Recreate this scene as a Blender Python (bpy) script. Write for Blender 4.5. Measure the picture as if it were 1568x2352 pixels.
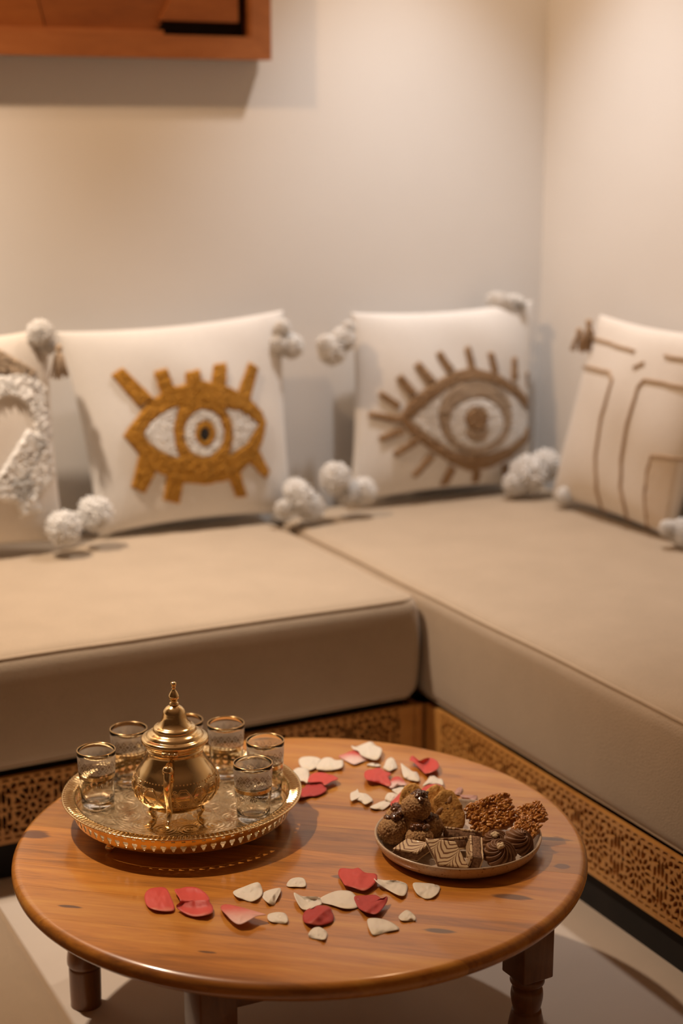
import bpy, bmesh, math, random
import numpy as np
from mathutils import Vector, Matrix, noise
random.seed(7)
PI = math.pi
for o in list(bpy.data.objects): bpy.data.objects.remove(o)
scn = bpy.context.scene
COL = scn.collection

# ------------------------------------------------------------------ camera
FPX, CX, CY, HZ, CAMH = 3700.0, 784.0, 1176.0, 300.0, 1.42
PITCH = math.atan((CY - HZ) / FPX)
YAW = math.atan(1934.0 / math.hypot(FPX, CY - HZ))
FW = np.array([math.sin(YAW) * math.cos(PITCH), math.cos(YAW) * math.cos(PITCH), -math.sin(PITCH)])
RT = np.array([math.cos(YAW), -math.sin(YAW), 0.0])
UP = np.cross(RT, FW)
C0 = np.array([0, 0, CAMH])
cam = bpy.data.objects.new('camera', bpy.data.cameras.new('camera'))
COL.objects.link(cam)
cam.data.sensor_fit = 'VERTICAL'; cam.data.sensor_height = 36.0; cam.data.sensor_width = 24.0
cam.data.lens = FPX / 2352.0 * 36.0
cam.matrix_world = Matrix(((RT[0], UP[0], -FW[0], 0), (RT[1], UP[1], -FW[1], 0), (RT[2], UP[2], -FW[2], CAMH), (0, 0, 0, 1)))
cam.data.dof.use_dof = True
cam.data.dof.focus_distance = 2.42
cam.data.dof.aperture_fstop = 2.1
cam.data.clip_start = 0.05
scn.camera = cam
scn.view_settings.view_transform = 'Standard'
scn.view_settings.look = 'None'
scn.view_settings.gamma = 1.0
scn.view_settings.use_curve_mapping = False
scn.view_settings.exposure = 0.0

# ------------------------------------------------------------------ world and lights
w = bpy.data.worlds.new('world'); scn.world = w; w.use_nodes = True
bg = w.node_tree.nodes['Background']
bg.inputs[0].default_value = (1.0, 0.45, 0.18, 1); bg.inputs[1].default_value = 0.045
CEIL = 2.6
LAMPS = [((0.36, 3.12), (132, 74, 89, (1.0, .90, .77))), ((2.02, 3.22), (79, 18, 76, (.98, .99, 1.0)))]     # position, (beam watts, spill watts, beam angle, beam colour)
def spot(name, loc, power, angle, blend, col, size=0.035):
    d = bpy.data.lights.new(name, 'SPOT'); d.energy = power; d.spot_size = math.radians(angle); d.spot_blend = blend
    d.color = col; d.shadow_soft_size = size
    o = bpy.data.objects.new(name, d); COL.objects.link(o); o.location = loc
    return o
for (lx, ly), k in LAMPS:
    spot('downlight_beam', (lx, ly, CEIL - 0.05), k[0], k[2], 0.85, k[3])
    spot('downlight_spill', (lx, ly, CEIL - 0.05), k[1], 158, 0.5, (1.0, 0.62, 0.33))

# ------------------------------------------------------------------ helpers
def ray(x, y):
    d = FW * FPX + RT * (x - CX) - UP * (y - CY); return d / np.linalg.norm(d)
def atz(x, y, z):
    d = ray(x, y); return C0 + d * (z - CAMH) / d[2]
def atX(x, y, X):
    d = ray(x, y); return C0 + d * X / d[0]
def atY(x, y, Y):
    d = ray(x, y); return C0 + d * Y / d[1]
def proj(P):
    v = np.asarray(P) - C0; k = v @ FW
    return np.stack([CX + FPX * (v @ RT) / k, CY - FPX * (v @ UP) / k], -1)
def depth(P): return float((np.asarray(P) - C0) @ FW)

def tag(o, label=None, cat=None, group=None, kind=None):
    if label: o['label'] = label
    if cat: o['category'] = cat
    if group: o['group'] = group
    if kind: o['kind'] = kind
    return o
def empty(name, loc, rz=0.0, label=None, cat=None, group=None):
    o = bpy.data.objects.new(name, None); COL.objects.link(o); o.location = loc; o.rotation_euler = (0, 0, rz)
    o.empty_display_size = 0.02
    return tag(o, label, cat, group)
def link(name, me, mat=None, parent=None, smooth=True):
    if mat is not None:
        me.materials.clear(); me.materials.append(mat)
    if smooth:
        me.polygons.foreach_set('use_smooth', [True] * len(me.polygons))
    o = bpy.data.objects.new(name, me); COL.objects.link(o)
    if parent is not None: o.parent = parent
    return o
def mesh(name, verts, faces, mat=None, parent=None, smooth=True):
    me = bpy.data.meshes.new(name)
    me.from_pydata([tuple(map(float, v)) for v in verts], [], [tuple(f) for f in faces]); me.validate(); me.update()
    return link(name, me, mat, parent, smooth)
class MB:
    def __init__(s): s.v = []; s.f = []
    def add(s, v, f):
        n = len(s.v); s.v += [tuple(map(float, p)) for p in v]; s.f += [tuple(i + n for i in q) for q in f]; return s
    def box(s, x0, x1, y0, y1, z0, z1):
        return s.add([(x0,y0,z0),(x1,y0,z0),(x1,y1,z0),(x0,y1,z0),(x0,y0,z1),(x1,y0,z1),(x1,y1,z1),(x0,y1,z1)],
                     [(0,3,2,1),(4,5,6,7),(0,1,5,4),(1,2,6,5),(2,3,7,6),(3,0,4,7)])
    def build(s, name, mat, parent=None, smooth=True): return mesh(name, s.v, s.f, mat, parent, smooth)
def lathe_data(prof, n=48, cx=0, cy=0, cz=0):
    """profile [(r, z)...] from outside/bottom to top; caps poles when r = 0"""
    v = []; f = []; rings = []
    for r, z in prof:
        if r < 1e-7:
            rings.append([len(v)]); v.append((cx, cy, cz + z))
        else:
            rings.append(list(range(len(v), len(v) + n)))
            v += [(cx + r * math.cos(2*PI*i/n), cy + r * math.sin(2*PI*i/n), cz + z) for i in range(n)]
    for a, b in zip(rings, rings[1:]):
        for i in range(n):
            j = (i + 1) % n
            if len(a) == 1 and len(b) == 1: continue
            if len(a) == 1: f.append((a[0], b[j], b[i]))
            elif len(b) == 1: f.append((a[i], a[j], b[0]))
            else: f.append((a[i], a[j], b[j], b[i]))
    return v, f
def lathe(name, prof, mat, parent=None, n=48, smooth=True): return mesh(name, *lathe_data(prof, n), mat, parent, smooth)
def smooth_prof(pts, k=6):
    """Catmull-Rom through the profile points"""
    out = []
    P = [pts[0]] + list(pts) + [pts[-1]]
    for i in range(1, len(P) - 2):
        p0, p1, p2, p3 = (np.array(q, float) for q in P[i-1:i+3])
        for t in np.linspace(0, 1, k, endpoint=False):
            out.append(.5 * ((2*p1) + (-p0+p2)*t + (2*p0-5*p1+4*p2-p3)*t*t + (-p0+3*p1-3*p2+p3)*t**3))
    out.append(np.array(pts[-1], float))
    return out
def tube_data(path, rad, n=8, closed=False, caps=True):
    path = [Vector(p) for p in path]; m = len(path)
    rr = rad if hasattr(rad, '__len__') else [rad] * m
    v = []; f = []; prev = None
    for i, p in enumerate(path):
        if closed: t = path[(i+1) % m] - path[i-1]
        else: t = path[min(i+1, m-1)] - path[max(i-1, 0)]
        t.normalize()
        if prev is None:
            a = t.orthogonal().normalized()
        else:
            a = (prev - t * prev.dot(t))
            a = a.normalized() if a.length > 1e-6 else t.orthogonal().normalized()
        prev = a; b = t.cross(a)
        for k in range(n):
            c = 2*PI*k/n
            v.append(p + (a * math.cos(c) + b * math.sin(c)) * rr[i])
    for i in range(m if closed else m - 1):
        j = (i + 1) % m
        for k in range(n):
            l = (k + 1) % n
            f.append((i*n+k, i*n+l, j*n+l, j*n+k))
    if not closed and caps:
        f.append(tuple(range(n-1, -1, -1))); f.append(tuple((m-1)*n + k for k in range(n)))
    return v, f
def tube(name, path, rad, mat, parent=None, n=8, closed=False): return mesh(name, *tube_data(path, rad, n, closed), mat, parent)
def bevel_box(name, sx, sy, sz, bev, mat, parent=None, loc=(0,0,0), rz=0.0, seg=3):
    bm = bmesh.new(); bmesh.ops.create_cube(bm, size=1.0)
    for v in bm.verts: v.co = Vector((v.co.x*sx, v.co.y*sy, v.co.z*sz))
    bmesh.ops.bevel(bm, geom=bm.edges[:], offset=bev, segments=seg, affect='EDGES', profile=0.5)
    me = bpy.data.meshes.new(name); bm.to_mesh(me); bm.free()
    o = link(name, me, mat, parent); o.location = loc; o.rotation_euler = (0, 0, rz)
    return o
def rounded_box(name, x0, x1, y0, y1, z0, z1, r, mat, parent=None, crown=0.012, nseg=26, wob=0.003):
    hx, hy, hz = (x1-x0)/2, (y1-y0)/2, (z1-z0)/2
    c = np.array([(x0+x1)/2, (y0+y1)/2, (z0+z1)/2])
    def axis(h, n):
        e = [h - r + r * math.sin(PI/2 * k/5) for k in range(6)]
        mid = list(np.linspace(-(h-r), h-r, n))
        return [-q for q in reversed(e)][:-1] + mid + e[1:]
    ax = [axis(hx, nseg), axis(hy, nseg), axis(hz, 6)]
    H = np.array([hx, hy, hz]); v = []; f = []; idx = {}
    def vid(p):
        key = tuple(round(q, 6) for q in p)
        if key not in idx: idx[key] = len(v); v.append(np.array(p))
        return idx[key]
    for d in range(3):
        a, b = (d+1) % 3, (d+2) % 3
        for s in (-1, 1):
            for i in range(len(ax[a]) - 1):
                for j in range(len(ax[b]) - 1):
                    q = []
                    for (ii, jj) in ((i,j),(i+1,j),(i+1,j+1),(i,j+1)):
                        p = [0,0,0]; p[d] = s*H[d]; p[a] = ax[a][ii]; p[b] = ax[b][jj]; q.append(vid(p))
                    f.append(q if s > 0 else q[::-1])
    out = []
    for p in v:
        q = np.clip(p, -(H-r), H-r); dd = p - q; L = np.linalg.norm(dd)
        o = q + dd / L * r if L > 1e-9 else p.copy()
        u = o / H
        if crown:
            if o[2] > 0: o[2] += crown * max(0, 1 - u[0]**4) * max(0, 1 - u[1]**4) * max(0, u[2])
            bul = crown * .8 * max(0, 1 - u[2]**2)
            o[0] += bul * u[0]**9; o[1] += bul * u[1]**9
        g = o + c
        wn = noise.noise(Vector(g * 4.0)) * wob
        out.append(g + np.array([wn, wn, wn * .6]))
    return mesh(name, out, f, mat, parent)
def fill_panel(name, outer, holes, thick, mat=None):
    """flat board in the XY plane with real cut-outs, extruded along Z; returns verts, faces"""
    cu = bpy.data.curves.new(name, 'CURVE'); cu.dimensions = '2D'; cu.fill_mode = 'BOTH'; cu.extrude = thick / 2
    for poly in [outer] + holes:
        sp = cu.splines.new('POLY'); sp.points.add(len(poly) - 1); sp.use_cyclic_u = True
        for q, p in zip(sp.points, poly): q.co = (p[0], p[1], 0, 1)
    ob = bpy.data.objects.new(name, cu); COL.objects.link(ob)
    dg = bpy.context.evaluated_depsgraph_get(); dg.update()
    me = bpy.data.meshes.new_from_object(ob.evaluated_get(dg))
    v = [tuple(q.co) for q in me.vertices]; f = [tuple(p.vertices) for p in me.polygons]
    bpy.data.objects.remove(ob); bpy.data.curves.remove(cu); bpy.data.meshes.remove(me)
    return v, f
def inpoly(px, py, poly):
    poly = np.asarray(poly, float); ins = np.zeros(px.shape, bool); j = len(poly) - 1
    for i in range(len(poly)):
        xi, yi = poly[i]; xj, yj = poly[j]
        c = ((yi > py) != (yj > py)) & (px < (xj - xi) * (py - yi) / (yj - yi + 1e-12) + xi)
        ins ^= c; j = i
    return ins

# ------------------------------------------------------------------ materials
def mat(name, base=(.8,.8,.8), rough=.6, metal=0.0, **kw):
    m = bpy.data.materials.new(name); m.use_nodes = True
    b = m.node_tree.nodes['Principled BSDF']
    b.inputs['Base Color'].default_value = (*base, 1); b.inputs['Roughness'].default_value = rough; b.inputs['Metallic'].default_value = metal
    for k, v in kw.items(): b.inputs[k.replace('_', ' ')].default_value = v
    return m
class N:
    def __init__(s, m): s.t = m.node_tree; s.b = s.t.nodes['Principled BSDF']
    def new(s, kind, **kw):
        n = s.t.nodes.new(kind)
        for k, v in kw.items(): setattr(n, k, v)
        return n
    def ln(s, a, b): s.t.links.new(a, b)
    def coord(s, scale=(1,1,1), rot=(0,0,0), loc=(0,0,0), kind='Object'):
        c = s.new('ShaderNodeTexCoord'); mp = s.new('ShaderNodeMapping')
        mp.inputs['Scale'].default_value = scale; mp.inputs['Rotation'].default_value = rot; mp.inputs['Location'].default_value = loc
        s.ln(c.outputs[kind], mp.inputs['Vector']); return mp.outputs['Vector']
    def noise(s, vec, scale, detail=3, rough=.5, dist=0.0):
        n = s.new('ShaderNodeTexNoise'); n.inputs['Scale'].default_value = scale; n.inputs['Detail'].default_value = detail
        n.inputs['Roughness'].default_value = rough; n.inputs['Distortion'].default_value = dist
        s.ln(vec, n.inputs['Vector']); return n.outputs['Fac']
    def ramp(s, fac, stops):
        r = s.new('ShaderNodeValToRGB'); e = r.color_ramp.elements
        while len(e) < len(stops): e.new(0.5)
        for q, (p, c) in zip(e, stops): q.position = p; q.color = (*c, 1)
        s.ln(fac, r.inputs[0]); return r.outputs[0]
    def math(s, op, a, b=None):
        n = s.new('ShaderNodeMath', operation=op)
        for i, q in enumerate((a, b)):
            if q is None: continue
            if isinstance(q, (int, float)): n.inputs[i].default_value = q
            else: s.ln(q, n.inputs[i])
        return n.outputs[0]
    def mix(s, fac, a, b, mode='MIX'):
        n = s.new('ShaderNodeMix', data_type='RGBA', blend_type=mode)
        for i, q in ((0, fac), (6, a), (7, b)):
            if isinstance(q, (int, float)): n.inputs[i].default_value = q
            elif isinstance(q, tuple): n.inputs[i].default_value = (*q, 1)
            else: s.ln(q, n.inputs[i])
        return n.outputs[2]
    def bump(s, h, strength=.3, dist=.001, prev=None):
        n = s.new('ShaderNodeBump'); n.inputs['Strength'].default_value = strength; n.inputs['Distance'].default_value = dist
        s.ln(h, n.inputs['Height'])
        if prev is not None: s.ln(prev, n.inputs['Normal'])
        s.ln(n.outputs[0], s.b.inputs['Normal']); return n.outputs[0]
    def base(s, c): s.ln(c, s.b.inputs['Base Color'])
    def rough(s, c): s.ln(c, s.b.inputs['Roughness'])
M = {}
def noisy(key, c1, c2, rough, scale, detail=4, bump=0.0, bdist=.001, bscale=None, stretch=(1,1,1), metal=0.0, lo=.35, hi=.65, **kw):
    m = mat(key, c1, rough, metal, **kw); n = N(m); v = n.coord(stretch)
    n.base(n.ramp(n.noise(v, scale, detail), [(lo, c1), (hi, c2)]))
    if bump: n.bump(n.noise(v, bscale or scale, detail), bump, bdist)
    M[key] = m; return m
noisy('plaster', (.745,.73,.715), (.775,.76,.745), .7, 1.6, 3, .12, .004, 9)
noisy('floor', (.56,.48,.40), (.62,.535,.45), .55, 3.0, 5, .1, .001, 60)
noisy('ceiling', (.62,.52,.43), (.64,.54,.45), .8, 2.0)
# upholstery: woven cloth
def cloth(key, c1, c2, scale=420, bump=.5, bd=.0012, sheen=.25, mott=9):
    m = mat(key, c1, .88, 0, Sheen_Weight=sheen, Sheen_Roughness=.5); n = N(m); v = n.coord()
    w1 = n.new('ShaderNodeTexVoronoi'); w1.inputs['Scale'].default_value = scale; n.ln(v, w1.inputs['Vector'])
    big = n.noise(v, mott, 5, .6)
    c = n.ramp(big, [(.3, c1), (.7, c2)])
    c = n.mix(n.math('MULTIPLY', w1.outputs['Distance'], .25), c, tuple(q * .45 for q in c1))
    n.base(c); n.bump(w1.outputs['Distance'], bump, bd); M[key] = m; return m
cloth('sofa', (.49,.385,.275), (.545,.43,.31), 380)
cloth('piping', (.52,.40,.275), (.57,.44,.31), 500)
cloth('linen', (.83,.81,.785), (.87,.85,.825), 420, .3, .0008)
cloth('cream_linen', (.78,.72,.655), (.82,.765,.70), 420, .3, .0008)
cloth('sand_linen', (.70,.60,.50), (.75,.655,.55), 420, .3, .0008)
noisy('yarn_white', (.86,.845,.825), (.90,.885,.865), .9, 30, 3, .3, .001, 200, Sheen_Weight=.3)
cloth('yarn_mustard', (.60,.265,.020), (.74,.36,.035), 330, 1.0, .003, .1, 160)
cloth('yarn_brown', (.42,.25,.125), (.55,.36,.20), 330, 1.0, .003, .1, 160)
cloth('yarn_tan', (.58,.43,.29), (.66,.51,.37), 330, 1.0, .003, .1, 160)
cloth('yarn_black', (.02,.016,.014), (.03,.025,.02), 330, .6)
cloth('cord_brown', (.42,.27,.15), (.50,.34,.20), 500, .6)
def wood(key, c1, c2, c3, rough=.35, coat=0.0, rot=0.0, along=3.0, across=34.0, knots=(), bump=.12, rnd=.5, coat_rough=.12):
    m = mat(key, c1, rough, 0, Coat_Weight=coat, Coat_Roughness=coat_rough); n = N(m)
    cg = n.new('ShaderNodeTexCoord'); oi = n.new('ShaderNodeObjectInfo')
    off = n.new('ShaderNodeVectorMath', operation='SCALE'); off.inputs[0].default_value = (13.7, 7.1, 3.3); n.ln(oi.outputs['Random'], off.inputs['Scale'])
    rt = n.new('ShaderNodeVectorRotate', rotation_type='Z_AXIS'); rt.inputs['Angle'].default_value = rot; n.ln(cg.outputs['Object'], rt.inputs['Vector'])
    ad = n.new('ShaderNodeVectorMath', operation='ADD'); n.ln(rt.outputs[0], ad.inputs[0]); n.ln(off.outputs[0], ad.inputs[1])
    def sc(vec, s3):
        q = n.new('ShaderNodeVectorMath', operation='MULTIPLY'); n.ln(vec, q.inputs[0]); q.inputs[1].default_value = s3; return q.outputs[0]
    g1 = n.noise(sc(ad.outputs[0], (along, across, across)), 1.0, 6, .62, .8)
    g2 = n.noise(sc(ad.outputs[0], (along*.35, across*.22, across*.22)), 1.0, 3, .5, .4)
    g3 = n.noise(sc(ad.outputs[0], (along*6, across*7, across*7)), 1.0, 4, .6)
    f = n.math('ADD', n.math('MULTIPLY', g1, .5), n.math('ADD', n.math('MULTIPLY', g2, .4), n.math('MULTIPLY', g3, .16)))
    c = n.ramp(f, [(.36, c1), (.52, c2), (.70, c3)])
    if rnd:
        k = n.math('ADD', 1.0 - rnd * .45, n.math('MULTIPLY', oi.outputs['Random'], rnd * .7))
        hs = n.new('ShaderNodeHueSaturation'); n.ln(c, hs.inputs['Color']); n.ln(k, hs.inputs['Value']); c = hs.outputs[0]
    for (kx, ky, la, lb, col) in knots:      # knots: positions in the rotated frame
        sb = n.new('ShaderNodeVectorMath', operation='SUBTRACT'); n.ln(rt.outputs[0], sb.inputs[0]); sb.inputs[1].default_value = (kx, ky, 0)
        s2 = n.new('ShaderNodeVectorMath', operation='MULTIPLY'); n.ln(sb.outputs[0], s2.inputs[0]); s2.inputs[1].default_value = (1/la, 1/lb, 0)
        wob = n.math('MULTIPLY', n.math('SUBTRACT', g3, .5), .9)
        ln_ = n.new('ShaderNodeVectorMath', operation='LENGTH'); n.ln(s2.outputs[0], ln_.inputs[0])
        mr = n.new('ShaderNodeMapRange'); mr.inputs['From Min'].default_value = .80; mr.inputs['From Max'].default_value = 1.12
        mr.inputs['To Min'].default_value = .92; mr.inputs['To Max'].default_value = 0.0
        n.ln(n.math('ADD', ln_.outputs['Value'], wob), mr.inputs['Value'])
        c = n.mix(mr.outputs[0], c, col)
    n.base(c); n.bump(g3, bump, .0006); M[key] = m; return m
# ------------------------------------------------------------------ table constants
T = 0.335; TCX, TCY, TR = 1.007, 2.121, 0.447
PLANK = math.radians(-38.5)
def kn(px, py):
    p = atz(px, py, T); x, y = p[0] - TCX, p[1] - TCY
    c, s = math.cos(-PLANK), math.sin(-PLANK)
    return (c*x - s*y, s*x + c*y)
DK = (.085, .026, .008)
KN = [(*kn(78, 1917), .026, .016, (.12,.034,.012)), (*kn(165, 1838), .022, .014, (.16,.05,.014)), (*kn(1245, 1925), .05, .006, (.15,.06,.025)),
      (*kn(160, 2082), .018, .004, DK), (*kn(475, 2187), .014, .003, DK), (*kn(1175, 2060), .03, .008, (.13,.05,.02)),
      (*kn(1010, 2138), .022, .006, (.12,.06,.035)), (*kn(1290, 1990), .012, .010, (.14,.05,.02)), (*kn(790, 2015), .02, .007, (.2,.09,.04)), (*kn(835, 1694), .02, .005, (.12,.06,.035))]
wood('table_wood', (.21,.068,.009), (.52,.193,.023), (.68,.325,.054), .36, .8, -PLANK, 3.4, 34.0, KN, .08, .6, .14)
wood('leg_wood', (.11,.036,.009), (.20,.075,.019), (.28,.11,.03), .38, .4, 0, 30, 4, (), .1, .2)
wood('lattice_wood', (.50,.22,.05), (.60,.29,.075), (.68,.35,.10), .5, .1, 0, 4, 20, (), .1, 0)
wood('art_wood', (.13,.036,.008), (.21,.062,.013), (.27,.088,.02), .45, .15, 0, 5, 22, (), .1, .25)
wood('art_frame_wood', (.22,.075,.022), (.30,.105,.032), (.36,.135,.045), .45, .15, 0, 5, 22, (), .1, .1)
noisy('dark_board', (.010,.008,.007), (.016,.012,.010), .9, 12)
M['brass'] = mat('brass', (.96,.74,.41), .16, 1.0)
n = N(M['brass']); n.rough(n.ramp(n.noise(n.coord(), 60, 4), [(.3, (.10,)*3), (.7, (.20,)*3)]))
# engraved brass: swirls and strapwork as fine relief
M['brass_engraved'] = mat('brass_engraved', (.95,.77,.50), .40, 1.0); n = N(M['brass_engraved'])
n.rough(n.ramp(n.noise(n.coord(), 50, 4), [(.3, (.20,)*3), (.7, (.32,)*3)]))
M['gold_rim'] = mat('gold_rim', (.72,.50,.24), .22, 1.0)
M['gold_print'] = mat('gold_print', (.13,.062,.02), .4, .4)
M['gold_leaf'] = mat('gold_leaf', (.92,.76,.52), .22, 1.0)
M['glass'] = mat('glass', (.97,.97,.95), .02, 0, Transmission_Weight=1.0, IOR=1.46)
M['frost'] = mat('frost', (.9,.82,.74), .8); n = N(M['frost'])
df, tl, tp, m1, m2 = n.new('ShaderNodeBsdfDiffuse'), n.new('ShaderNodeBsdfTranslucent'), n.new('ShaderNodeBsdfTransparent'), n.new('ShaderNodeMixShader'), n.new('ShaderNodeMixShader')
df.inputs[0].default_value = (.90,.78,.66,1); tl.inputs[0].default_value = (.95,.86,.76,1); m1.inputs[0].default_value = .5; m2.inputs[0].default_value = .52
n.ln(df.outputs[0], m1.inputs[1]); n.ln(tl.outputs[0], m1.inputs[2]); n.ln(tp.outputs[0], m2.inputs[1]); n.ln(m1.outputs[0], m2.inputs[2]); n.ln(m2.outputs[0], n.t.nodes['Material Output'].inputs[0])
M['ceramic'] = mat('ceramic', (.62,.43,.27), .35, 0, Coat_Weight=.3, Coat_Roughness=.2); n = N(M['ceramic'])
sp = n.noise(n.coord(), 260, 2); n.base(n.ramp(sp, [(.27, (.22,.12,.06)), (.36, (.60,.43,.28)), (.7, (.66,.49,.33))]))
M['ceramic_in'] = mat('ceramic_in', (.55,.45,.36), .35, 0, Coat_Weight=.3); n = N(M['ceramic_in'])
n.base(n.ramp(n.noise(n.coord(), 180, 3), [(.3, (.42,.31,.22)), (.5, (.56,.45,.35))]))
noisy('crumb', (.28,.135,.05), (.62,.38,.17), .85, 330, 3, .9, .002, 330)
noisy('walnut', (.055,.016,.005), (.15,.052,.014), .22, 160, 3, .4, .001, 200, Coat_Weight=.8, Coat_Roughness=.1)
noisy('biscotti', (.50,.23,.045), (.76,.43,.12), .8, 150, 5, .9, .002, 260)
noisy('nut', (.34,.17,.07), (.50,.29,.13), .6, 120, 4, .4, .001)
noisy('pit', (.05,.022,.01), (.09,.04,.017), .8, 120)
noisy('caramel', (.46,.16,.024), (.72,.33,.07), .25, 140, 3, .3, .001, 200, Coat_Weight=.6, Coat_Roughness=.12)
noisy('caramel_dark', (.26,.085,.014), (.42,.16,.03), .35, 120, 3, .4, .001)
noisy('chocolate', (.20,.09,.036), (.25,.12,.05), .42, 60, 3, .1, .0006, 300)
noisy('cookie_base', (.14,.065,.03), (.32,.18,.095), .85, 240, 3, .8, .0015)
noisy('cream_icing', (.66,.47,.27), (.72,.54,.33), .5, 60)
noisy('almond', (.74,.56,.34), (.80,.64,.42), .6, 120)
# feathered icing: cream with chocolate chevron lines
M['marble_icing'] = mat('marble_icing', (.7,.5,.3), .4, 0, Coat_Weight=.2); n = N(M['marble_icing'])
sx = n.new('ShaderNodeSeparateXYZ'); n.ln(n.coord(rot=(0,0,.45)), sx.inputs[0])
tri = n.math('PINGPONG', n.math('ADD', sx.outputs['X'], .5), .016)
tri = n.math('POWER', n.math('MULTIPLY', tri, 62.5), .42)
ph = n.math('ADD', n.math('MULTIPLY', sx.outputs['Y'], 115.0), n.math('MULTIPLY', tri, 2.9))
ph = n.math('ADD', ph, n.math('MULTIPLY', n.noise(n.coord(), 45, 2), 1.1))
st = n.math('PINGPONG', ph, .5)
n.base(n.ramp(st, [(.0, (.17,.06,.02)), (.11, (.19,.07,.025)), (.20, (.70,.50,.28)), (.5, (.74,.55,.33))]))
def petal_mat(key, tip, basec, e0=.0, e1=.35):
    m = mat(key, tip, .55, 0, Subsurface_Weight=.15, Subsurface_Radius=(.004,.002,.001), Sheen_Weight=.2); n = N(m)
    s = n.new('ShaderNodeSeparateXYZ'); n.ln(n.coord(kind='Generated'), s.inputs[0])
    f = n.math('ADD', s.outputs['Y'], n.math('MULTIPLY', n.math('SUBTRACT', n.noise(n.coord(), 60, 3), .5), .25))
    n.base(n.ramp(f, [(e0, basec), (e1, tip)]))
    vv = n.coord((1, .12, 1)); n.bump(n.noise(vv, 900, 2), .12, .0005); M[key] = m
petal_mat('petal_red', (.64,.055,.040), (.72,.22,.14), 0, .16)
petal_mat('petal_crimson', (.46,.022,.018), (.56,.09,.05), 0, .14)
petal_mat('petal_pink', (.66,.10,.075), (.80,.50,.42), .1, .75)
petal_mat('petal_blush', (.64,.07,.055), (.84,.62,.56), .30, .75)
petal_mat('petal_white', (.82,.75,.64), (.80,.70,.52), 0, .3)
petal_mat('petal_mauve', (.50,.26,.22), (.62,.40,.34), 0, .5)
M['lens'] = mat('lens', (1,.9,.8), .5); M['lens'].node_tree.nodes['Principled BSDF'].inputs['Emission Color'].default_value = (1,.85,.68,1)
M['lens'].node_tree.nodes['Principled BSDF'].inputs['Emission Strength'].default_value = 45
M['white_metal'] = mat('white_metal', (.8,.78,.75), .4)

# ------------------------------------------------------------------ the setting
YW, XW = 3.72, 2.506
def struct(name, o): o.name = name; o['kind'] = 'structure'; return o
struct('floor', MB().box(-2.2, XW + .12, -2.0, YW + .12, -.10, 0).build('floor', M['floor'], smooth=False))
struct('wall_back', MB().box(-2.2, XW + .12, YW, YW + .12, 0, CEIL).build('wall_back', M['plaster'], smooth=False))
struct('wall_right', MB().box(XW, XW + .12, -2.0, YW, 0, CEIL).build('wall_right', M['plaster'], smooth=False))
struct('ceiling', MB().box(-2.2, XW + .12, -2.0, YW + .12, CEIL, CEIL + .1).build('ceiling', M['ceiling'], smooth=False))
for i, ((lx, ly), k) in enumerate(LAMPS):
    d = empty('ceiling_light', (lx, ly, CEIL), 0, ['round recessed ceiling downlight above the mustard eye cushion end', 'round recessed ceiling downlight in the corner above the brown eye cushion'][i], 'ceiling light', 'recessed downlights')
    lathe('trim_ring', [(.062,0),(.062,-.004),(.056,-.009),(.046,-.009),(.042,-.003),(.042,0)], M['white_metal'], d, 40)
    lathe('lens', [(.0,-.002),(.042,-.002),(.042,0)], M['lens'], d, 32)

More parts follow.
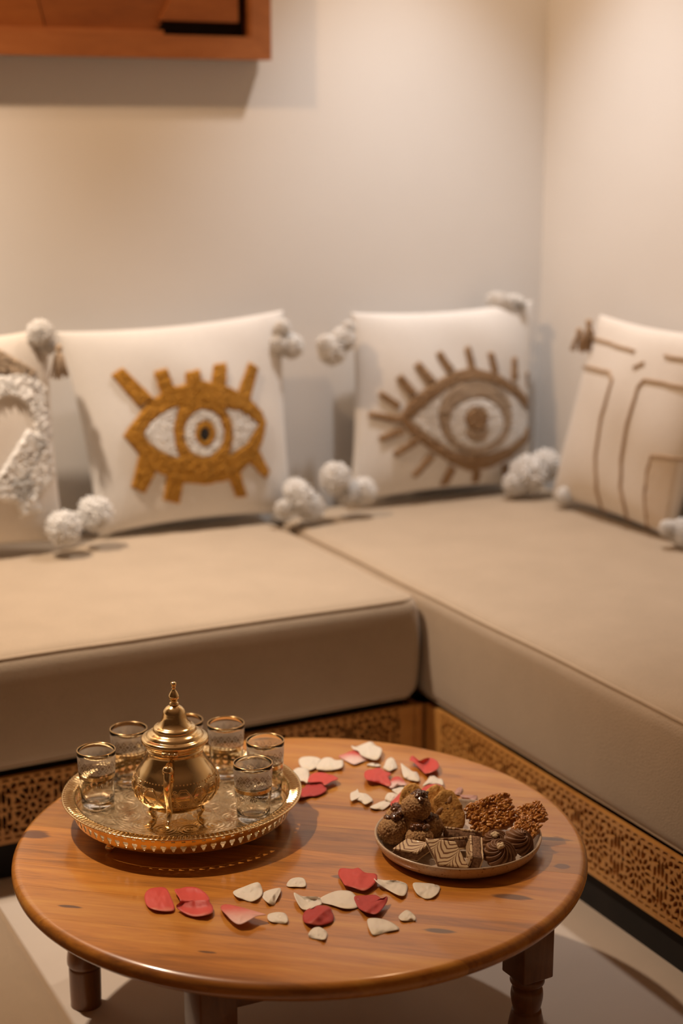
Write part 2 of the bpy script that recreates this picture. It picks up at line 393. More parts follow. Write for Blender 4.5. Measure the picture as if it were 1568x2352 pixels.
# ------------------------------------------------------------------ lattice pattern
PER = 0.125
def poly_at(cx, cy, pts, ang=0.0, s=.001):
    c, q = math.cos(ang), math.sin(ang)
    return [((cx + c*x - q*y) * s, (cy + q*x + c*y) * s) for x, y in pts]
def hexa(l, wd, tip=.3):   # elongated hexagon, long axis along x
    return [(-l/2, 0), (-l/2 + l*tip, wd/2), (l/2 - l*tip, wd/2), (l/2, 0), (l/2 - l*tip, -wd/2), (-l/2 + l*tip, -wd/2)]
def star(n_, ro, ri, rot=0.0): return [((ro if i % 2 == 0 else ri) * math.cos(rot + PI*i/n_), (ro if i % 2 == 0 else ri) * math.sin(rot + PI*i/n_)) for i in range(2*n_)]
def cell_holes():
    h = [poly_at(0, 0, star(8, 6.2, 3.6))]
    for k in range(8):
        a = math.radians(22.5 + 45*k)
        h.append(poly_at(15.5*math.cos(a), 15.5*math.sin(a), hexa(9.5, 7.6, .27), a))
        h.append(poly_at(30.5*math.cos(a), 30.5*math.sin(a), [(-6.5,0),(0,-4.6),(8.5,-4.8),(5.0,0),(8.5,4.8),(0,4.6)], a))
        a = math.radians(45*k)
        h.append(poly_at(27*math.cos(a), 27*math.sin(a), hexa(15, 6.2, .3), a))
    for sx_ in (-1, 1):
        # flanks: hexagons standing upright near the cell joint
        for sy in (-1, 1):
            h.append(poly_at(sx_*57.4, sy*24, hexa(26, 7.2, .25), PI/2))
            h.append(poly_at(sx_*46.5, sy*14.5, [(-7,-3.2),(6,-3.6),(8,0),(3,3.4),(-7,2.6)] if sx_*sy > 0 else [(-8,0),(-6,-3.6),(7,-3.2),(7,2.6),(-3,3.4)], PI/2))
            h.append(poly_at(sx_*47.5, sy*33.5, star(3, 8.0, 4.2, PI/2*sy)))
            h.append(poly_at(sx_*33.5, sy*29.5, star(4, 5.6, 3.0, PI/4)))
            h.append(poly_at(sx_*36.5, sy*42, hexa(13, 8.2, .3), sx_*sy*math.radians(-40)))
            h.append(poly_at(sx_*19.5, sy*42.5, [(-7,-3.6),(0,-1.6),(7,-3.6),(6,4.0),(-6,4.0)] if sy > 0 else [(-7,3.6),(0,1.6),(7,3.6),(6,-4.0),(-6,-4.0)]))
            h.append(poly_at(sx_*54, sy*43.5, [(-5,-2.6),(5,-2.6),(0,5)] if sy < 0 else [(-5,2.6),(5,2.6),(0,-5)]))
        h.append(poly_at(sx_*56.2, 0, star(4, 6.0, 3.0, PI/4)))
        h.append(poly_at(sx_*43.5, 0, [(-4,0),(2.5,-4.6),(2.5,4.6)] if sx_ > 0 else [(4,0),(-2.5,4.6),(-2.5,-4.6)]))
    for sy in (-1, 1):
        h.append(poly_at(0, sy*43.5, star(3, 7.4, 3.8, PI/2*sy)))
        for k in range(6):
            x = -52 + k*20.8
            h.append(poly_at(x, sy*54.3, [(-7,-1.9),(7,-1.9),(4,2.1),(-4,2.1)] if sy > 0 else [(-7,1.9),(-4,-2.1),(4,-2.1),(7,1.9)]))
    out = []
    for poly in h:
        q = np.array(poly); c = q.mean(0); g = 1.22; out.append([tuple((c + (p-c)*g) * np.array([1, 1.09])) for p in q])
    return out
PZ0, PZ1 = -.071, .064
cv, cf = fill_panel('cell', [(-PER/2, PZ0), (PER/2, PZ0), (PER/2, PZ1), (-PER/2, PZ1)], cell_holes(), .012)
cv = np.array(cv); cf = [tuple(q) for q in cf]
def lattice(name, ncell, parent, start, along, zc):
    """start: world-relative origin of the first cell's centre; along: unit vector in plan"""
    a = np.array([along[0], along[1], 0.0]); nrm = np.array([along[1], -along[0], 0.0])
    V = []; F = []
    for i in range(ncell):
        o = np.array(start) + a * PER * i
        V.append(o + cv[:, :1] * a + cv[:, 1:2] * np.array([0, 0, 1.0]) + cv[:, 2:3] * nrm); F += [tuple(k + i*len(cv) for k in q) for q in cf]
    V = np.concatenate(V)
    return mesh(name, V, F, M['lattice_wood'], parent, smooth=False)

# ------------------------------------------------------------------ benches and mattresses
SEAT, SX, SY = .46, 1.654, 2.855
def piping(parent, x0, x1, y0, y1, z, r=.0045, rc=.03):
    p = []
    for cx, cy, a0 in ((x1-rc, y1-rc, 0), (x0+rc, y1-rc, 90), (x0+rc, y0+rc, 180), (x1-rc, y0+rc, 270)):
        for k in range(5):
            a = math.radians(a0 + 22.5*k); p.append((cx + rc*math.cos(a), cy + rc*math.sin(a), z))
    q = []
    for i in range(len(p)):       # densify so that the tube can follow
        a, b = np.array(p[i]), np.array(p[(i+1) % len(p)]); m_ = max(1, int(np.linalg.norm(b-a)/.06))
        for k in range(m_):
            g = a + (b-a)*k/m_; s_ = noise.noise(Vector(g*4.0))*.003
            q.append(g + np.array([s_, s_, s_*.6]))
    return tube('piping', q, r, M['piping'], parent, 8, True)
def mattress(label, x0, x1, y0, y1, z0, z1):
    o = empty('seat_mattress', ((x0+x1)/2, (y0+y1)/2, z0), 0, label, 'mattress', 'beige bench mattresses')
    ox, oy = (x0+x1)/2, (y0+y1)/2
    rounded_box('padding', x0-ox, x1-ox, y0-oy, y1-oy, 0, z1-z0, .032, M['sofa'], o)
    piping(o, x0-ox+.0085, x1-ox-.0085, y0-oy+.0085, y1-oy-.0085, z1-z0-.0095)
    piping(o, x0-ox+.0085, x1-ox-.0085, y0-oy+.0085, y1-oy-.0085, .0095)
    return o
mattress('long beige mattress along the back wall under the mustard eye cushion', -1.30, SX - .014, SY, YW - .016, .226, SEAT)
mattress('long beige mattress along the side wall under the brown eye cushion', SX + .008, XW - .016, -.30, YW - .016, .2155, SEAT)
mattress('beige mattress corner jutting in beside the table leg, out of focus', -.42, .4715, .55, SY - .06, .218, SEAT)
def bench(label, x0, x1, y0, y1, side, dtop=.212):
    o = empty('bench_base', ((x0+x1)/2, (y0+y1)/2, 0), 0, label, 'bench', 'carved bench bases')
    ox, oy = (x0+x1)/2, (y0+y1)/2
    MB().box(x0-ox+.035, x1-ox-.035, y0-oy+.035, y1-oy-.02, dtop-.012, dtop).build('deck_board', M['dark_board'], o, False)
    if side == 'front': MB().box(x0-ox+.04, x1-ox-.004, y0-oy+.022, y0-oy+.04, 0, .09).build('shade_board', M['dark_board'], o, False)  # added near-black board, its colour stands in for the shade under the bench
    elif side == 'left': MB().box(x0-ox+.018, x0-ox+.036, y0-oy+.02, 2.86-oy, 0, .09).build('shade_board', M['dark_board'], o, False)  # same dark strip along the side bench, under-bench shade put into the colour
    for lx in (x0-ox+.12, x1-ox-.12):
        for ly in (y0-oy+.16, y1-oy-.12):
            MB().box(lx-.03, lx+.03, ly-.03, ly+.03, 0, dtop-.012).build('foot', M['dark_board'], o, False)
    if side == 'front': lattice('lattice_panel', int((x1-x0)/PER), o, (x1-ox-PER/2-.052, y0-oy+.012, .149), (-1, 0), .149)
    if side == 'front': MB().box(x1-ox-.052, x1-ox+.004, y0-oy+.006, y0-oy+.018, .076, .212).build('end_stile', M['lattice_wood'], o, False)
    if side == 'left':
        MB().box(x0-ox+.002, x0-ox+.014, 2.7925-oy, 2.862-oy, .076, .212).build('end_stile', M['lattice_wood'], o, False)
        lattice('lattice_panel', int((y1-y0)/PER), o, (x0-ox+.008, 2.105+5*PER-oy, .149), (0, -1), .149)
    else: lattice('lattice_panel', int((y1-y0)/PER), o, (x1-ox-.012, y0-oy+PER/2, .149), (0, 1), .149)
    return o
bench('carved wooden lattice bench base under the back wall mattress', -1.30, SX-.004, SY, YW-.012, 'front', .221)
bench('carved wooden lattice bench base under the side wall mattress', SX+.003, XW-.012, -.30, 2.79, 'left', .213)
bench('carved bench base under the out of focus foreground mattress', -.42, .4715, .55, SY-.03, 'right', .213)

# ------------------------------------------------------------------ framed wooden wall panel
art = empty('wall_art', (1.07, YW, 1.585), 0, 'square framed relief of slanted wooden boards hanging on the back wall', 'wall art')
FX = 1.672 - 1.07; DEP = .062; HT = .80; RL = .052
def rail(name, outline):     # mitred rail as a prism in XZ with depth along -Y
    v = []
    for y in (-.012, -DEP): v += [(x, y, z) for x, z in outline]
    k = len(outline)
    f = [tuple(range(k)), tuple(range(2*k-1, k-1, -1))] + [(i, k+i, k+(i+1) % k, (i+1) % k) for i in range(k)]
    return mesh(name, v, f, M['art_frame_wood'], art, False)
rail('frame_rail', [(-FX,0),(FX,0),(FX-RL,RL),(-FX+RL,RL)]); rail('frame_rail', [(FX,0),(FX,HT),(FX-RL,HT-RL),(FX-RL,RL)])
rail('frame_rail', [(FX,HT),(-FX,HT),(-FX+RL,HT-RL),(FX-RL,HT-RL)]); rail('frame_rail', [(-FX,HT),(-FX,0),(-FX+RL,RL),(-FX+RL,HT-RL)])
MB().box(-FX+.005, FX-.005, -.014, 0, .005, HT-.005).build('backing', M['dark_board'], art, False)
# slim inner lip along bottom and right
MB().box(-FX+RL, .33, -.056, -.016, RL-.001, RL+.010).build('inner_lip', M['art_frame_wood'], art, False)
def board(pts, y0, y1, tilt=(0,0)):
    v = []; k = len(pts)
    for (x, z) in pts: v.append((x, -.0145, z))
    for (x, z) in pts: v.append((x, -y0 - tilt[0]*x - tilt[1]*z, z))
    f = [tuple(range(k)), tuple(range(2*k-1, k-1, -1))] + [(i, k+i, k+(i+1) % k, (i+1) % k) for i in range(k)]
    return mesh('relief_board', v, f, M['art_wood'], art, False)
L0, R0, B0, T0 = -FX+RL+.001, FX-RL-.001, RL+.011, HT-RL-.001
def artx(px, py): q = atY(px, py, YW - .045); return (q[0] - 1.07, q[2] - 1.585)
a0, a1 = artx(110, 88), artx(88, 0); s1 = (a1[0]-a0[0])/(a1[1]-a0[1])
b0, b1 = artx(345, 92), artx(415, 0); s2 = (b1[0]-b0[0])/(b1[1]-b0[1])
xa = lambda z: a0[0] + s1*(z - a0[1]); xb = lambda z: b0[0] + s2*(z - b0[1])
zt = min(T0, .42)
board([(L0,B0),(xa(B0),B0),(xa(zt),zt),(L0,zt)], .040, 0, (.02,0))
board([(xa(B0)+.003,B0),(xb(B0),B0),(xb(zt),zt),(xa(zt)+.003,zt)], .036, 0, (-.01,.0))
board([(xb(B0)+.004,B0+.022),(R0-.026,B0+.022),(R0-.026,zt),(min(xb(zt)+.004, R0-.03),zt)], .048, 0)
board([(L0,zt+.003),(R0-.026,zt+.003),(R0-.026,T0),(L0,T0)], .040, 0)

# ------------------------------------------------------------------ coffee table
tb = empty('coffee_table', (TCX, TCY, 0), 0, 'round glossy wooden coffee table with turned legs, holding tray and plate', 'table')
TH = .027
prof = [(0, T-TH)] + [(TR - .012 + .012*math.sin(a), T - TH + .012 - .012*math.cos(a)) for a in np.linspace(0, PI/2, 7)] \
     + [(TR - .013 + .013*math.cos(a), T - .013 + .013*math.sin(a)) for a in np.linspace(0.05, PI/2, 8)] + [(TR*.6, T), (TR*.3, T), (0, T)]
tv, tf = lathe_data(prof, 160)
cuts = [-.47, -.325, -.235, -.165, -.035, .055, .14, .235, .33, .47]
nx, ny = -math.sin(PLANK), math.cos(PLANK)
for a, b in zip(cuts, cuts[1:]):
    bm = bmesh.new(); vs = [bm.verts.new(q) for q in tv]
    for q in tf:
        try: bm.faces.new([vs[i] for i in q])
        except ValueError: pass
    for off, sg in ((a + .00014, -1), (b - .00014, 1)):
        geom = bm.verts[:] + bm.edges[:] + bm.faces[:]
        r = bmesh.ops.bisect_plane(bm, geom=geom, plane_co=(nx*off, ny*off, 0), plane_no=(nx*sg, ny*sg, 0), clear_outer=True)
        ed = [e for e in r['geom_cut'] if isinstance(e, bmesh.types.BMEdge)]
        if ed: bmesh.ops.holes_fill(bm, edges=ed)
    me = bpy.data.meshes.new('plank'); bm.to_mesh(me); bm.free()
    o = link('plank', me, M['table_wood'], tb)
    me.set_sharp_from_angle(angle=math.radians(35))
LP = smooth_prof([(.0, 0), (.0235, 0), (.0255, .006), (.0262, .035), (.0265, .066), (.0255, .0705)], 3) + \
     smooth_prof([(.0250, .0715), (.0285, .076), (.0288, .086), (.0262, .104), (.0225, .122)], 4) + \
     smooth_prof([(.0205, .1235), (.0230, .134), (.0248, .147), (.0235, .158), (.0195, .1635)], 4) + \
     smooth_prof([(.0225, .1645), (.0262, .169), (.0262, .176), (.0240, .1805), (.022, .183), (0, .184)], 3)
LR = .372
legs = []
for ang in (140, 225, 311, 44):
    a = math.radians(ang); lx, ly = LR*math.cos(a), LR*math.sin(a); legs.append((lx, ly))
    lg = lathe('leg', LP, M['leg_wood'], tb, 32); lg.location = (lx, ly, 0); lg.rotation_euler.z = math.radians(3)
    bevel_box('leg_block', .056, .056, T-TH-.180, .003, M['leg_wood'], lg, (0, 0, (T-TH+.180)/2))
for i in range(4):
    a, b = np.array(legs[i]), np.array(legs[(i+1) % 4]); d = b - a; L = np.linalg.norm(d); mid = (a+b)/2
    bevel_box('apron', L-.058, .020, .062, .002, M['leg_wood'], tb, (*(mid*1.0), T-TH-.0315), math.atan2(d[1], d[0]))
    # corner brace
    q = a/np.linalg.norm(a)
    bevel_box('corner_brace', .10, .018, .045, .002, M['leg_wood'], tb, (*(a*.80), T-TH-.026), math.atan2(a[1], a[0]) + PI/2)

# ------------------------------------------------------------------ brass tray
TX, TY = .870, 2.2755; ZF = T + .024
tray = empty('serving_tray', (TX, TY, T), .2, 'round engraved brass tray with pierced gallery and ball feet on the table', 'tray')
def tray_relief(r, a):
    if r > .160: return 0.0
    h = 0.0
    for q, wd in ((.022,.0012),(.0255,.0010),(.060,.0012),(.0640,.0010),(.112,.0012),(.116,.0010),(.1575,.0012)):
        h += math.exp(-((r-q)/wd)**2)
    def line(x, k=.22): x = abs((x + .5) % 1 - .5); return math.exp(-(x/k)**2)
    if r < .022: h += line(8*a/(2*PI) + r*20, .2)*min(1, r/.006)
    elif .0265 < r < .059:      # interlaced arches
        t = (r-.0265)/.0325; h += max(line(10*a/(2*PI) + .5*math.sin(PI*t), .11), line(10*a/(2*PI) - .5*math.sin(PI*t), .11), line(10*a/(2*PI)+.5 + .25*math.sin(PI*t), .07))
    elif .065 < r < .111:       # scrolling rosettes
        k = 14; b = (a*k/(2*PI)) % 1 - .5; x, y = b*2*PI*.088/k, r-.088; d = math.hypot(x, y); th = math.atan2(y, x)
        h += line(d*150 + th/(2*PI), .2) if d < .0195 else line((x*.7+y)*160, .22)*.7
    elif .117 < r < .156:       # leaf and strap border
        t = (r-.117)/.039; h += max(line(22*a/(2*PI) + t*1.0, .13), line(22*a/(2*PI) - t*1.0, .13), .8*line(44*a/(2*PI) + .4*math.sin(2*PI*t), .12))
    return h
NA_ = 640; RR_ = [0.0] + list(np.linspace(.002, .1648, 118)); tvv = []; tff = []
for r in RR_[1:]:
    for i in range(NA_):
        a = 2*PI*i/NA_; tvv.append((r*math.cos(a), r*math.sin(a), .0232 + .0008*min(1.2, tray_relief(r, a))))
c_ = len(tvv); tvv.append((0, 0, .0236))
for j in range(len(RR_)-2):
    for i in range(NA_): tff.append((j*NA_+i, j*NA_+(i+1) % NA_, (j+1)*NA_+(i+1) % NA_, (j+1)*NA_+i)[::-1])
tff += [(c_, i, (i+1) % NA_) for i in range(NA_)]
b_ = len(tvv); e_ = (len(RR_)-2)*NA_
for r, z in ((.1662,.0226),(.1655,.0215),(.10,.0215)): tvv += [(r*math.cos(2*PI*i/NA_), r*math.sin(2*PI*i/NA_), z) for i in range(NA_)]
for a0_, b0_ in ((e_, b_), (b_, b_+NA_), (b_+NA_, b_+2*NA_)): tff += [(a0_+i, a0_+(i+1) % NA_, b0_+(i+1) % NA_, b0_+i)[::-1] for i in range(NA_)]
tff.append(tuple(b_+2*NA_+i for i in range(NA_-1, -1, -1)))
mesh('tray_floor', tvv, tff, M['brass_engraved'], tray)
# pierced gallery wall (three-lobed holes)
NH = 72; RG = .1665; circ = 2*PI*RG; GZ0, GZ1 = .0215, .047
wd = circ / NH; tre = []
for k in range(18):
    a = 2*PI*k/18; rr = .0040 * (1 + .28*math.cos(3*(a + PI/2)))
    tre.append((rr*math.cos(a)*.98, .0305 + rr*math.sin(a)*1.25))
holes = [tre, [(-.0030, .0405), (.0030, .0405), (.0022, .0435), (0, .0424), (-.0022, .0435)]]
hv, hf = fill_panel('gal', [(-wd/2, GZ0), (0, GZ0), (wd/2, GZ0), (wd/2, GZ1), (0, GZ1), (-wd/2, GZ1)], holes, .0012)
gv = []; gf = []
for i in range(NH):
    gf += [tuple(k + i*len(hv) for k in q) for q in hf]
    for x, y, z in hv:
        a = (x + (i + .5)*wd)/RG; r = RG + .0012 + z + (y-GZ0)*.16; gv.append((r*math.cos(a), r*math.sin(a), y))
o = mesh('pierced_gallery', gv, gf, M['brass'], tray)
bm = bmesh.new(); bm.from_mesh(o.data); bmesh.ops.remove_doubles(bm, verts=bm.verts[:], dist=.00002); bm.to_mesh(o.data); bm.free()
o.data.polygons.foreach_set('use_smooth', [True]*len(o.data.polygons)); o.data.set_sharp_from_angle(angle=math.radians(40))
# fluted flange
NF = 150; sub = 6; v = []; f = []
fl = [(.1700,.0462,0),(.1668,.0478,0),(.1655,.0492,.1),(.1690,.0500,1),(.1735,.0506,1),(.1780,.0514,1),(.1820,.0522,.5),(.1850,.0528,.1),(.1866,.0524,0),(.1866,.0506,0),(.1840,.0498,0),(.1760,.0482,0)]
nn = NF*sub
for r, z, k in fl:
    for i in range(nn):
        a = 2*PI*i/nn; tw = (r-.166)*9
        v.append((r*math.cos(a), r*math.sin(a), z + k*.0013*math.sin(NF*(a + tw*.06))))
m_ = len(fl)
for j in range(m_):
    for i in range(nn): f.append((j*nn+i, j*nn+(i+1) % nn, ((j+1) % m_)*nn+(i+1) % nn, ((j+1) % m_)*nn+i))
mesh('fluted_flange', v, f, M['brass'], tray)
fp = smooth_prof([(0,.0),(.003,.0),(.0042,.0022),(.0072,.006),(.0066,.010),(.0036,.0125),(.0034,.017),(.006,.0205),(.007,.0216)], 4)
fa = [atz(262, 1952, T), atz(634, 1892, T)]
for k in range(4):
    q_ = fa[k % 2]; a = math.atan2(q_[1]-TY, q_[0]-TX) + (PI if k > 1 else 0) - .2
    q = lathe('foot', fp, M['brass'], tray, 20); q.location = (.152*math.cos(a), .152*math.sin(a), 0)
tray.scale = (1.03, 1.03, 1.0)

# ------------------------------------------------------------------ teapot
PX_, PY_ = .847, 2.243
pot = empty('teapot', (PX_, PY_, ZF + .0032), 0, 'ornate brass teapot with domed lid standing in the middle of the tray', 'teapot')
body_pts = [(r*1.035, z) for r, z in [(.0,.0150),(.020,.0145),(.034,.0165),(.0475,.0225),(.0595,.0340),(.0655,.0480),(.0665,.0560),(.0640,.0680),(.0580,.0790),(.0510,.0885),(.0455,.0975),(.0425,.1050),(.0418,.1090)]]
bp = smooth_prof(body_pts, 6)
lathe('body', bp + smooth_prof([(.0440,.1098),(.0448,.1125),(.0430,.1150),(.0470,.1185),(.0488,.1225)], 3) + [(.044,.1225),(.040,.112),(.0405,.108)], M['brass'], pot, 96)
lid = lathe('lid', smooth_prof([(.0495,.1228),(.0522,.1250),(.0530,.1285),(.0515,.1320),(.0470,.1338),(.0452,.1345)], 4) +
      smooth_prof([(.0450,.1352),(.0420,.1385),(.0365,.1410),(.0338,.1430),(.0336,.1462),(.0318,.1488),(.0268,.1512),(.0222,.1560),(.0196,.1625),(.0182,.1690),(.0168,.1745),(.0130,.1795),(.0072,.1830)], 4), M['brass'], pot, 72)
lathe('finial', smooth_prof([(.0062,.1828),(.0074,.1850),(.0070,.1872),(.0050,.1890),(.0054,.1910),(.0078,.1945),(.0082,.1985),(.0058,.2040),(.0032,.2080),(.0028,.2110),(.0036,.2125),(.0030,.2140),(.0044,.2170),(.0040,.2200),(.0018,.2215),(0,.2218)], 4), M['brass'], lid, 28)
camdir = math.atan2(-PY_, -PX_)
ha = camdir - .16
def rad_at(z):
    zz = [q[1] for q in bp]; rr = [q[0] for q in bp]; return float(np.interp(z, zz[8:], rr[8:]))
hp = [(.044,.1005),(.056,.1040),(.068,.1055),(.0770,.1030),(.0835,.0950),(.0855,.0830),(.0830,.0700),(.0775,.0580),(.0720,.0460),(.0705,.0360),(.0735,.0270),(.0800,.0210),(.0880,.0185)]
hs = smooth_prof(hp, 5); hr = [(.0052 if i < 6 else .0068 if i < 18 else .0060 - .0022*min(1, max(0, (i-30)/25))) for i in range(len(hs))]
hd = tube('handle', [(r*math.cos(ha), r*math.sin(ha), z) for r, z in hs], hr, M['brass'], pot, 14)
hb = lathe('handle_knob', smooth_prof([(0,-.0085),(.006,-.007),(.0088,0),(.006,.007),(0,.0085)], 4), M['brass'], hd, 20); hb.location = (.0765*math.cos(ha), .0765*math.sin(ha), .1040)
hb2 = tube('handle_foot', [((.0600+k*.005)*math.cos(ha), (.0600+k*.005)*math.sin(ha), .0345+.002*k) for k in range(3)], .005, M['brass'], hd, 12)
# hinge
hg = bevel_box('hinge', .007, .026, .006, .001, M['brass'], pot, (.0508*math.cos(ha), .0508*math.sin(ha), .1215), ha)
for k in (-1, 0, 1):
    q = tube('hinge_knuckle', [(.0545*math.cos(ha)-y*math.sin(ha), .0545*math.sin(ha)+y*math.cos(ha), .1215) for y in (k*.0085-.0036, k*.0085+.0036)], .0030, M['brass'], hg, 12)
    q.parent = pot
# spout on the far side
sa = ha + PI
spp = smooth_prof([(.055,.044),(.072,.050),(.084,.064),(.090,.082),(.098,.100),(.112,.110),(.120,.110)], 5)
tube('spout', [(r*math.cos(sa), r*math.sin(sa), z) for r, z in spp], [.017 - .0115*(i/(len(spp)-1))**.7 for i in range(len(spp))], M['brass'], pot, 18)
# legs
for k in range(4):
    a = camdir + math.radians(45 + 90*k)
    fpz = smooth_prof([(.054,.030),(.058,.024),(.054,.018),(.050,.012),(.052,.005),(.060,.0018)], 4)
    q = tube('foot', [(r*math.cos(a), r*math.sin(a), z) for r, z in fpz], [.0042 - .0012*math.sin(i*.25) for i in range(len(fpz))], M['brass'], pot, 10)
# raised strapwork and beading around the belly
def on_body(ang, z, out=.0004):
    r = rad_at(z) + out; return (r*math.cos(ang), r*math.sin(ang), z)
def interp_path(keys, m=8):
    out = []
    for (a, z), (b, y) in zip(keys, keys[1:]):
        for t in np.linspace(0, 1, m, endpoint=False): out.append((a + (b-a)*t, z + (y-z)*t))
    return out + [keys[-1]]
st = MB(); REP = 8
for i in range(REP):
    b0 = 2*PI*i/REP; s = 2*PI/REP
    for dz in (0, .0030):
        st.add(*tube_data([on_body(b0 + a*s, z + dz) for a, z in interp_path([(-.06,.048),(.16,.0645),(.34,.0645),(.5,.054),(.66,.0645),(.84,.0645),(1.06,.048)])], .0008, 5))
        st.add(*tube_data([on_body(b0 + a*s, z - dz) for a, z in interp_path([(-.06,.056),(.16,.0415),(.34,.0415),(.5,.052),(.66,.0415),(.84,.0415),(1.06,.056)])], .0008, 5))
    for a in (.225, .275, .725, .775):
        st.add(*tube_data([on_body(b0 + a*s, z) for z in np.linspace(.0425, .073 if a < .5 else .036, 8)], .0007, 5))
    for ca, cz in ((0, .0515), (.5, .0635), (.5, .042), (.25, .0535)):
        for k in range(9):
            t = 2*PI*k/9; rr = .0030 if k else 0
            p = on_body(b0 + ca*s + rr*math.cos(t)/.065, cz + rr*math.sin(t), .0002)
            st.add(*lathe_data([(.0011,-.0008),(.0011,.0004),(.0006,.001),(0,.0011)], 6, *p))
o = st.build('strapwork', M['brass'], pot)
bd = MB()
for i in range(72):
    p = on_body(2*PI*i/72, .0742, .0002); bd.add(*lathe_data([(0,-.0013),(.0011,-.0007),(.0013,0),(.0009,.0009),(0,.0013)], 6, *p))
bd.build('beading', M['brass'], pot)

# ------------------------------------------------------------------ tea glasses
GH = .094
def glass_r(z): return .0258 + (.0312 - .0258) * (z / GH) ** .85
def gl_prof():
    o = [(0, .0012), (.018, .0012), (.0238, 0), (.0252, .0012)] + [(glass_r(z), z) for z in np.linspace(.004, GH-.001, 14)]
    i = [(glass_r(z) - .0017, z) for z in np.linspace(GH-.001, .014, 12)] + [(.0225, .0100), (.017, .0082), (0, .0078)]
    return o + [(glass_r(GH) - .0008, GH)] + i
def ribbon(mb, pts, wd, z_off=.00025, closed=False):
    """flat printed line around the glass: pts are (angle, z)"""
    m = len(pts); v = []; f = []
    for i in range(m):
        a0_, z0_ = pts[i-1] if (closed or i > 0) else pts[i]; a1_, z1_ = pts[(i+1) % m] if (closed or i < m-1) else pts[i]
        tx, tz = (a1_ - a0_) * .03, z1_ - z0_; L = math.hypot(tx, tz) or 1
        nx_, nz_ = -tz / L * wd/2, tx / L * wd/2
        for s in (-1, 1):
            a, z = pts[i][0] + s*nx_/.03, pts[i][1] + s*nz_; r = glass_r(z) + z_off
            v.append((r*math.cos(a), r*math.sin(a), z))
    for i in range(m if closed else m-1):
        j = (i+1) % m; f.append((2*i, 2*j, 2*j+1, 2*i+1))
    mb.add(v, f)
def disc(mb, a, z, r0, z_off=.00025, n_=8):
    v = []
    for k in range(n_):
        t = 2*PI*k/n_; aa, zz = a + r0*math.cos(t)/.03, z + r0*math.sin(t); r = glass_r(zz) + z_off; v.append((r*math.cos(aa), r*math.sin(aa), zz))
    mb.add(v, [tuple(range(n_))])
def glass_parts():
    parts = {}
    g = lathe('glass_body', gl_prof(), M['glass'], None, 64); parts['glass_body'] = g
    r0 = glass_r(GH)
    parts['gold_rim'] = lathe('gold_rim', [(r0-.0018, GH-.0002), (r0-.0018, GH+.0003), (r0-.0008, GH+.0007), (r0+.0002, GH+.0003), (r0+.0002, GH-.0004), (r0+.0001, GH-.0004)], M['gold_rim'], None, 64)
    fz = np.linspace(GH-.034, GH-.007, 8)
    parts['frosted_band'] = lathe('frosted_band', [(glass_r(z)+.00008, z) for z in fz], M['frost'], None, 64)
    pr = MB(); NR = 16; zc = GH - .0225
    for i in range(NR):
        a = 2*PI*i/NR; h = 2*PI/NR/2
        ribbon(pr, [(a + .0022*math.cos(t)/.03, zc + .0019*math.sin(t)) for t in np.linspace(0, 2*PI, 14, endpoint=False)], .0007, closed=True)
        disc(pr, a, zc, .0011)
        for s in (-1, 1):
            sp_ = []
            for k in range(16):
                t = 2*PI*k/16; q = (.0040 if k % 4 == 0 else .0026 if k % 2 else .0020)
                sp_.append((a + h + q*math.cos(t)/.03, zc + s*.0046 + q*math.sin(t)*1.05))
            ribbon(pr, sp_, .0007, closed=True)
    zl = GH - .0355
    ribbon(pr, [(2*PI*k/64, zl) for k in range(64)], .0011, closed=True)
    ribbon(pr, [(2*PI*k/64, zl-.0085) for k in range(64)], .0005, closed=True)
    for i in range(36): disc(pr, 2*PI*i/36, zl-.0052, .0006, n_=6); disc(pr, 2*PI*(i+.5)/36, zl+.0024, .0006, n_=6)
    parts['printed_pattern'] = pr.build('printed_pattern', M['gold_print'], None, False)
    gl = MB(); NS = 9
    ribbon(gl, [(2*PI*k/64, zl-.0053) for k in range(64)], .0058, .00015, True)
    parts['gold_band'] = gl.build('gold_band', M['gold_leaf'], None)
    sc_ = MB()
    for i in range(NS):
        a = 2*PI*(i+.5)/NS; h = PI/NS
        for q in (0, .0022):
            ribbon(sc_, [(a + (h - q/.03)*math.cos(t), zl-.0160 + (.0072-q)*math.sin(t)) for t in np.linspace(0.05, PI-.05, 14)], .0008)
        ribbon(sc_, [(a + (.0052*(1-k/13))*math.cos(k*.62)/.03, zl-.0140 + (.0046*(1-k/13))*math.sin(k*.62)) for k in range(13)], .0009)
        for k in (-1.2, -.4, .5, 1.3):
            ribbon(sc_, [(a + k*.0036/.03 + t*.0010/.03, zl-.0165 - .0045*t + abs(k)*.0014) for t in np.linspace(0, 1, 5)], .0013)
    parts['gold_scrolls'] = sc_.build('gold_scrolls', M['gold_print'], None, False)
    return parts
GP = glass_parts()
GL = [((.750,2.343), 'decorated tea glass beside the teapot on the tray edge nearest the dark knot'),
      ((.824,2.423), 'decorated tea glass at the tray edge between the knot side glass and the hidden glass'),
      ((.936,2.427), 'decorated tea glass directly behind the teapot lid, mostly hidden by it'),
      ((.993,2.367), 'decorated tea glass behind the teapot on the petal side, set back on the tray'),
      ((1.009,2.258), 'decorated tea glass half hidden behind another glass at the tray edge nearest the petals'),
      ((.952,2.179), 'decorated tea glass in front of another glass on the plate side of the tray')]
for i, ((gx, gy), lab) in enumerate(GL):
    d_ = math.hypot(gx-TX, gy-TY); k_ = min(1.0, .1400/d_); gx, gy = TX + (gx-TX)*k_, TY + (gy-TY)*k_     # stand inside the gallery
    g = empty('tea_glass', (gx, gy, ZF + .0003), .37*i, lab, 'glass', 'six gold rimmed tea glasses on the tray')
    for nm, src in GP.items():
        c = src if i == 0 else src.copy()
        if i: COL.objects.link(c)
        c.parent = g

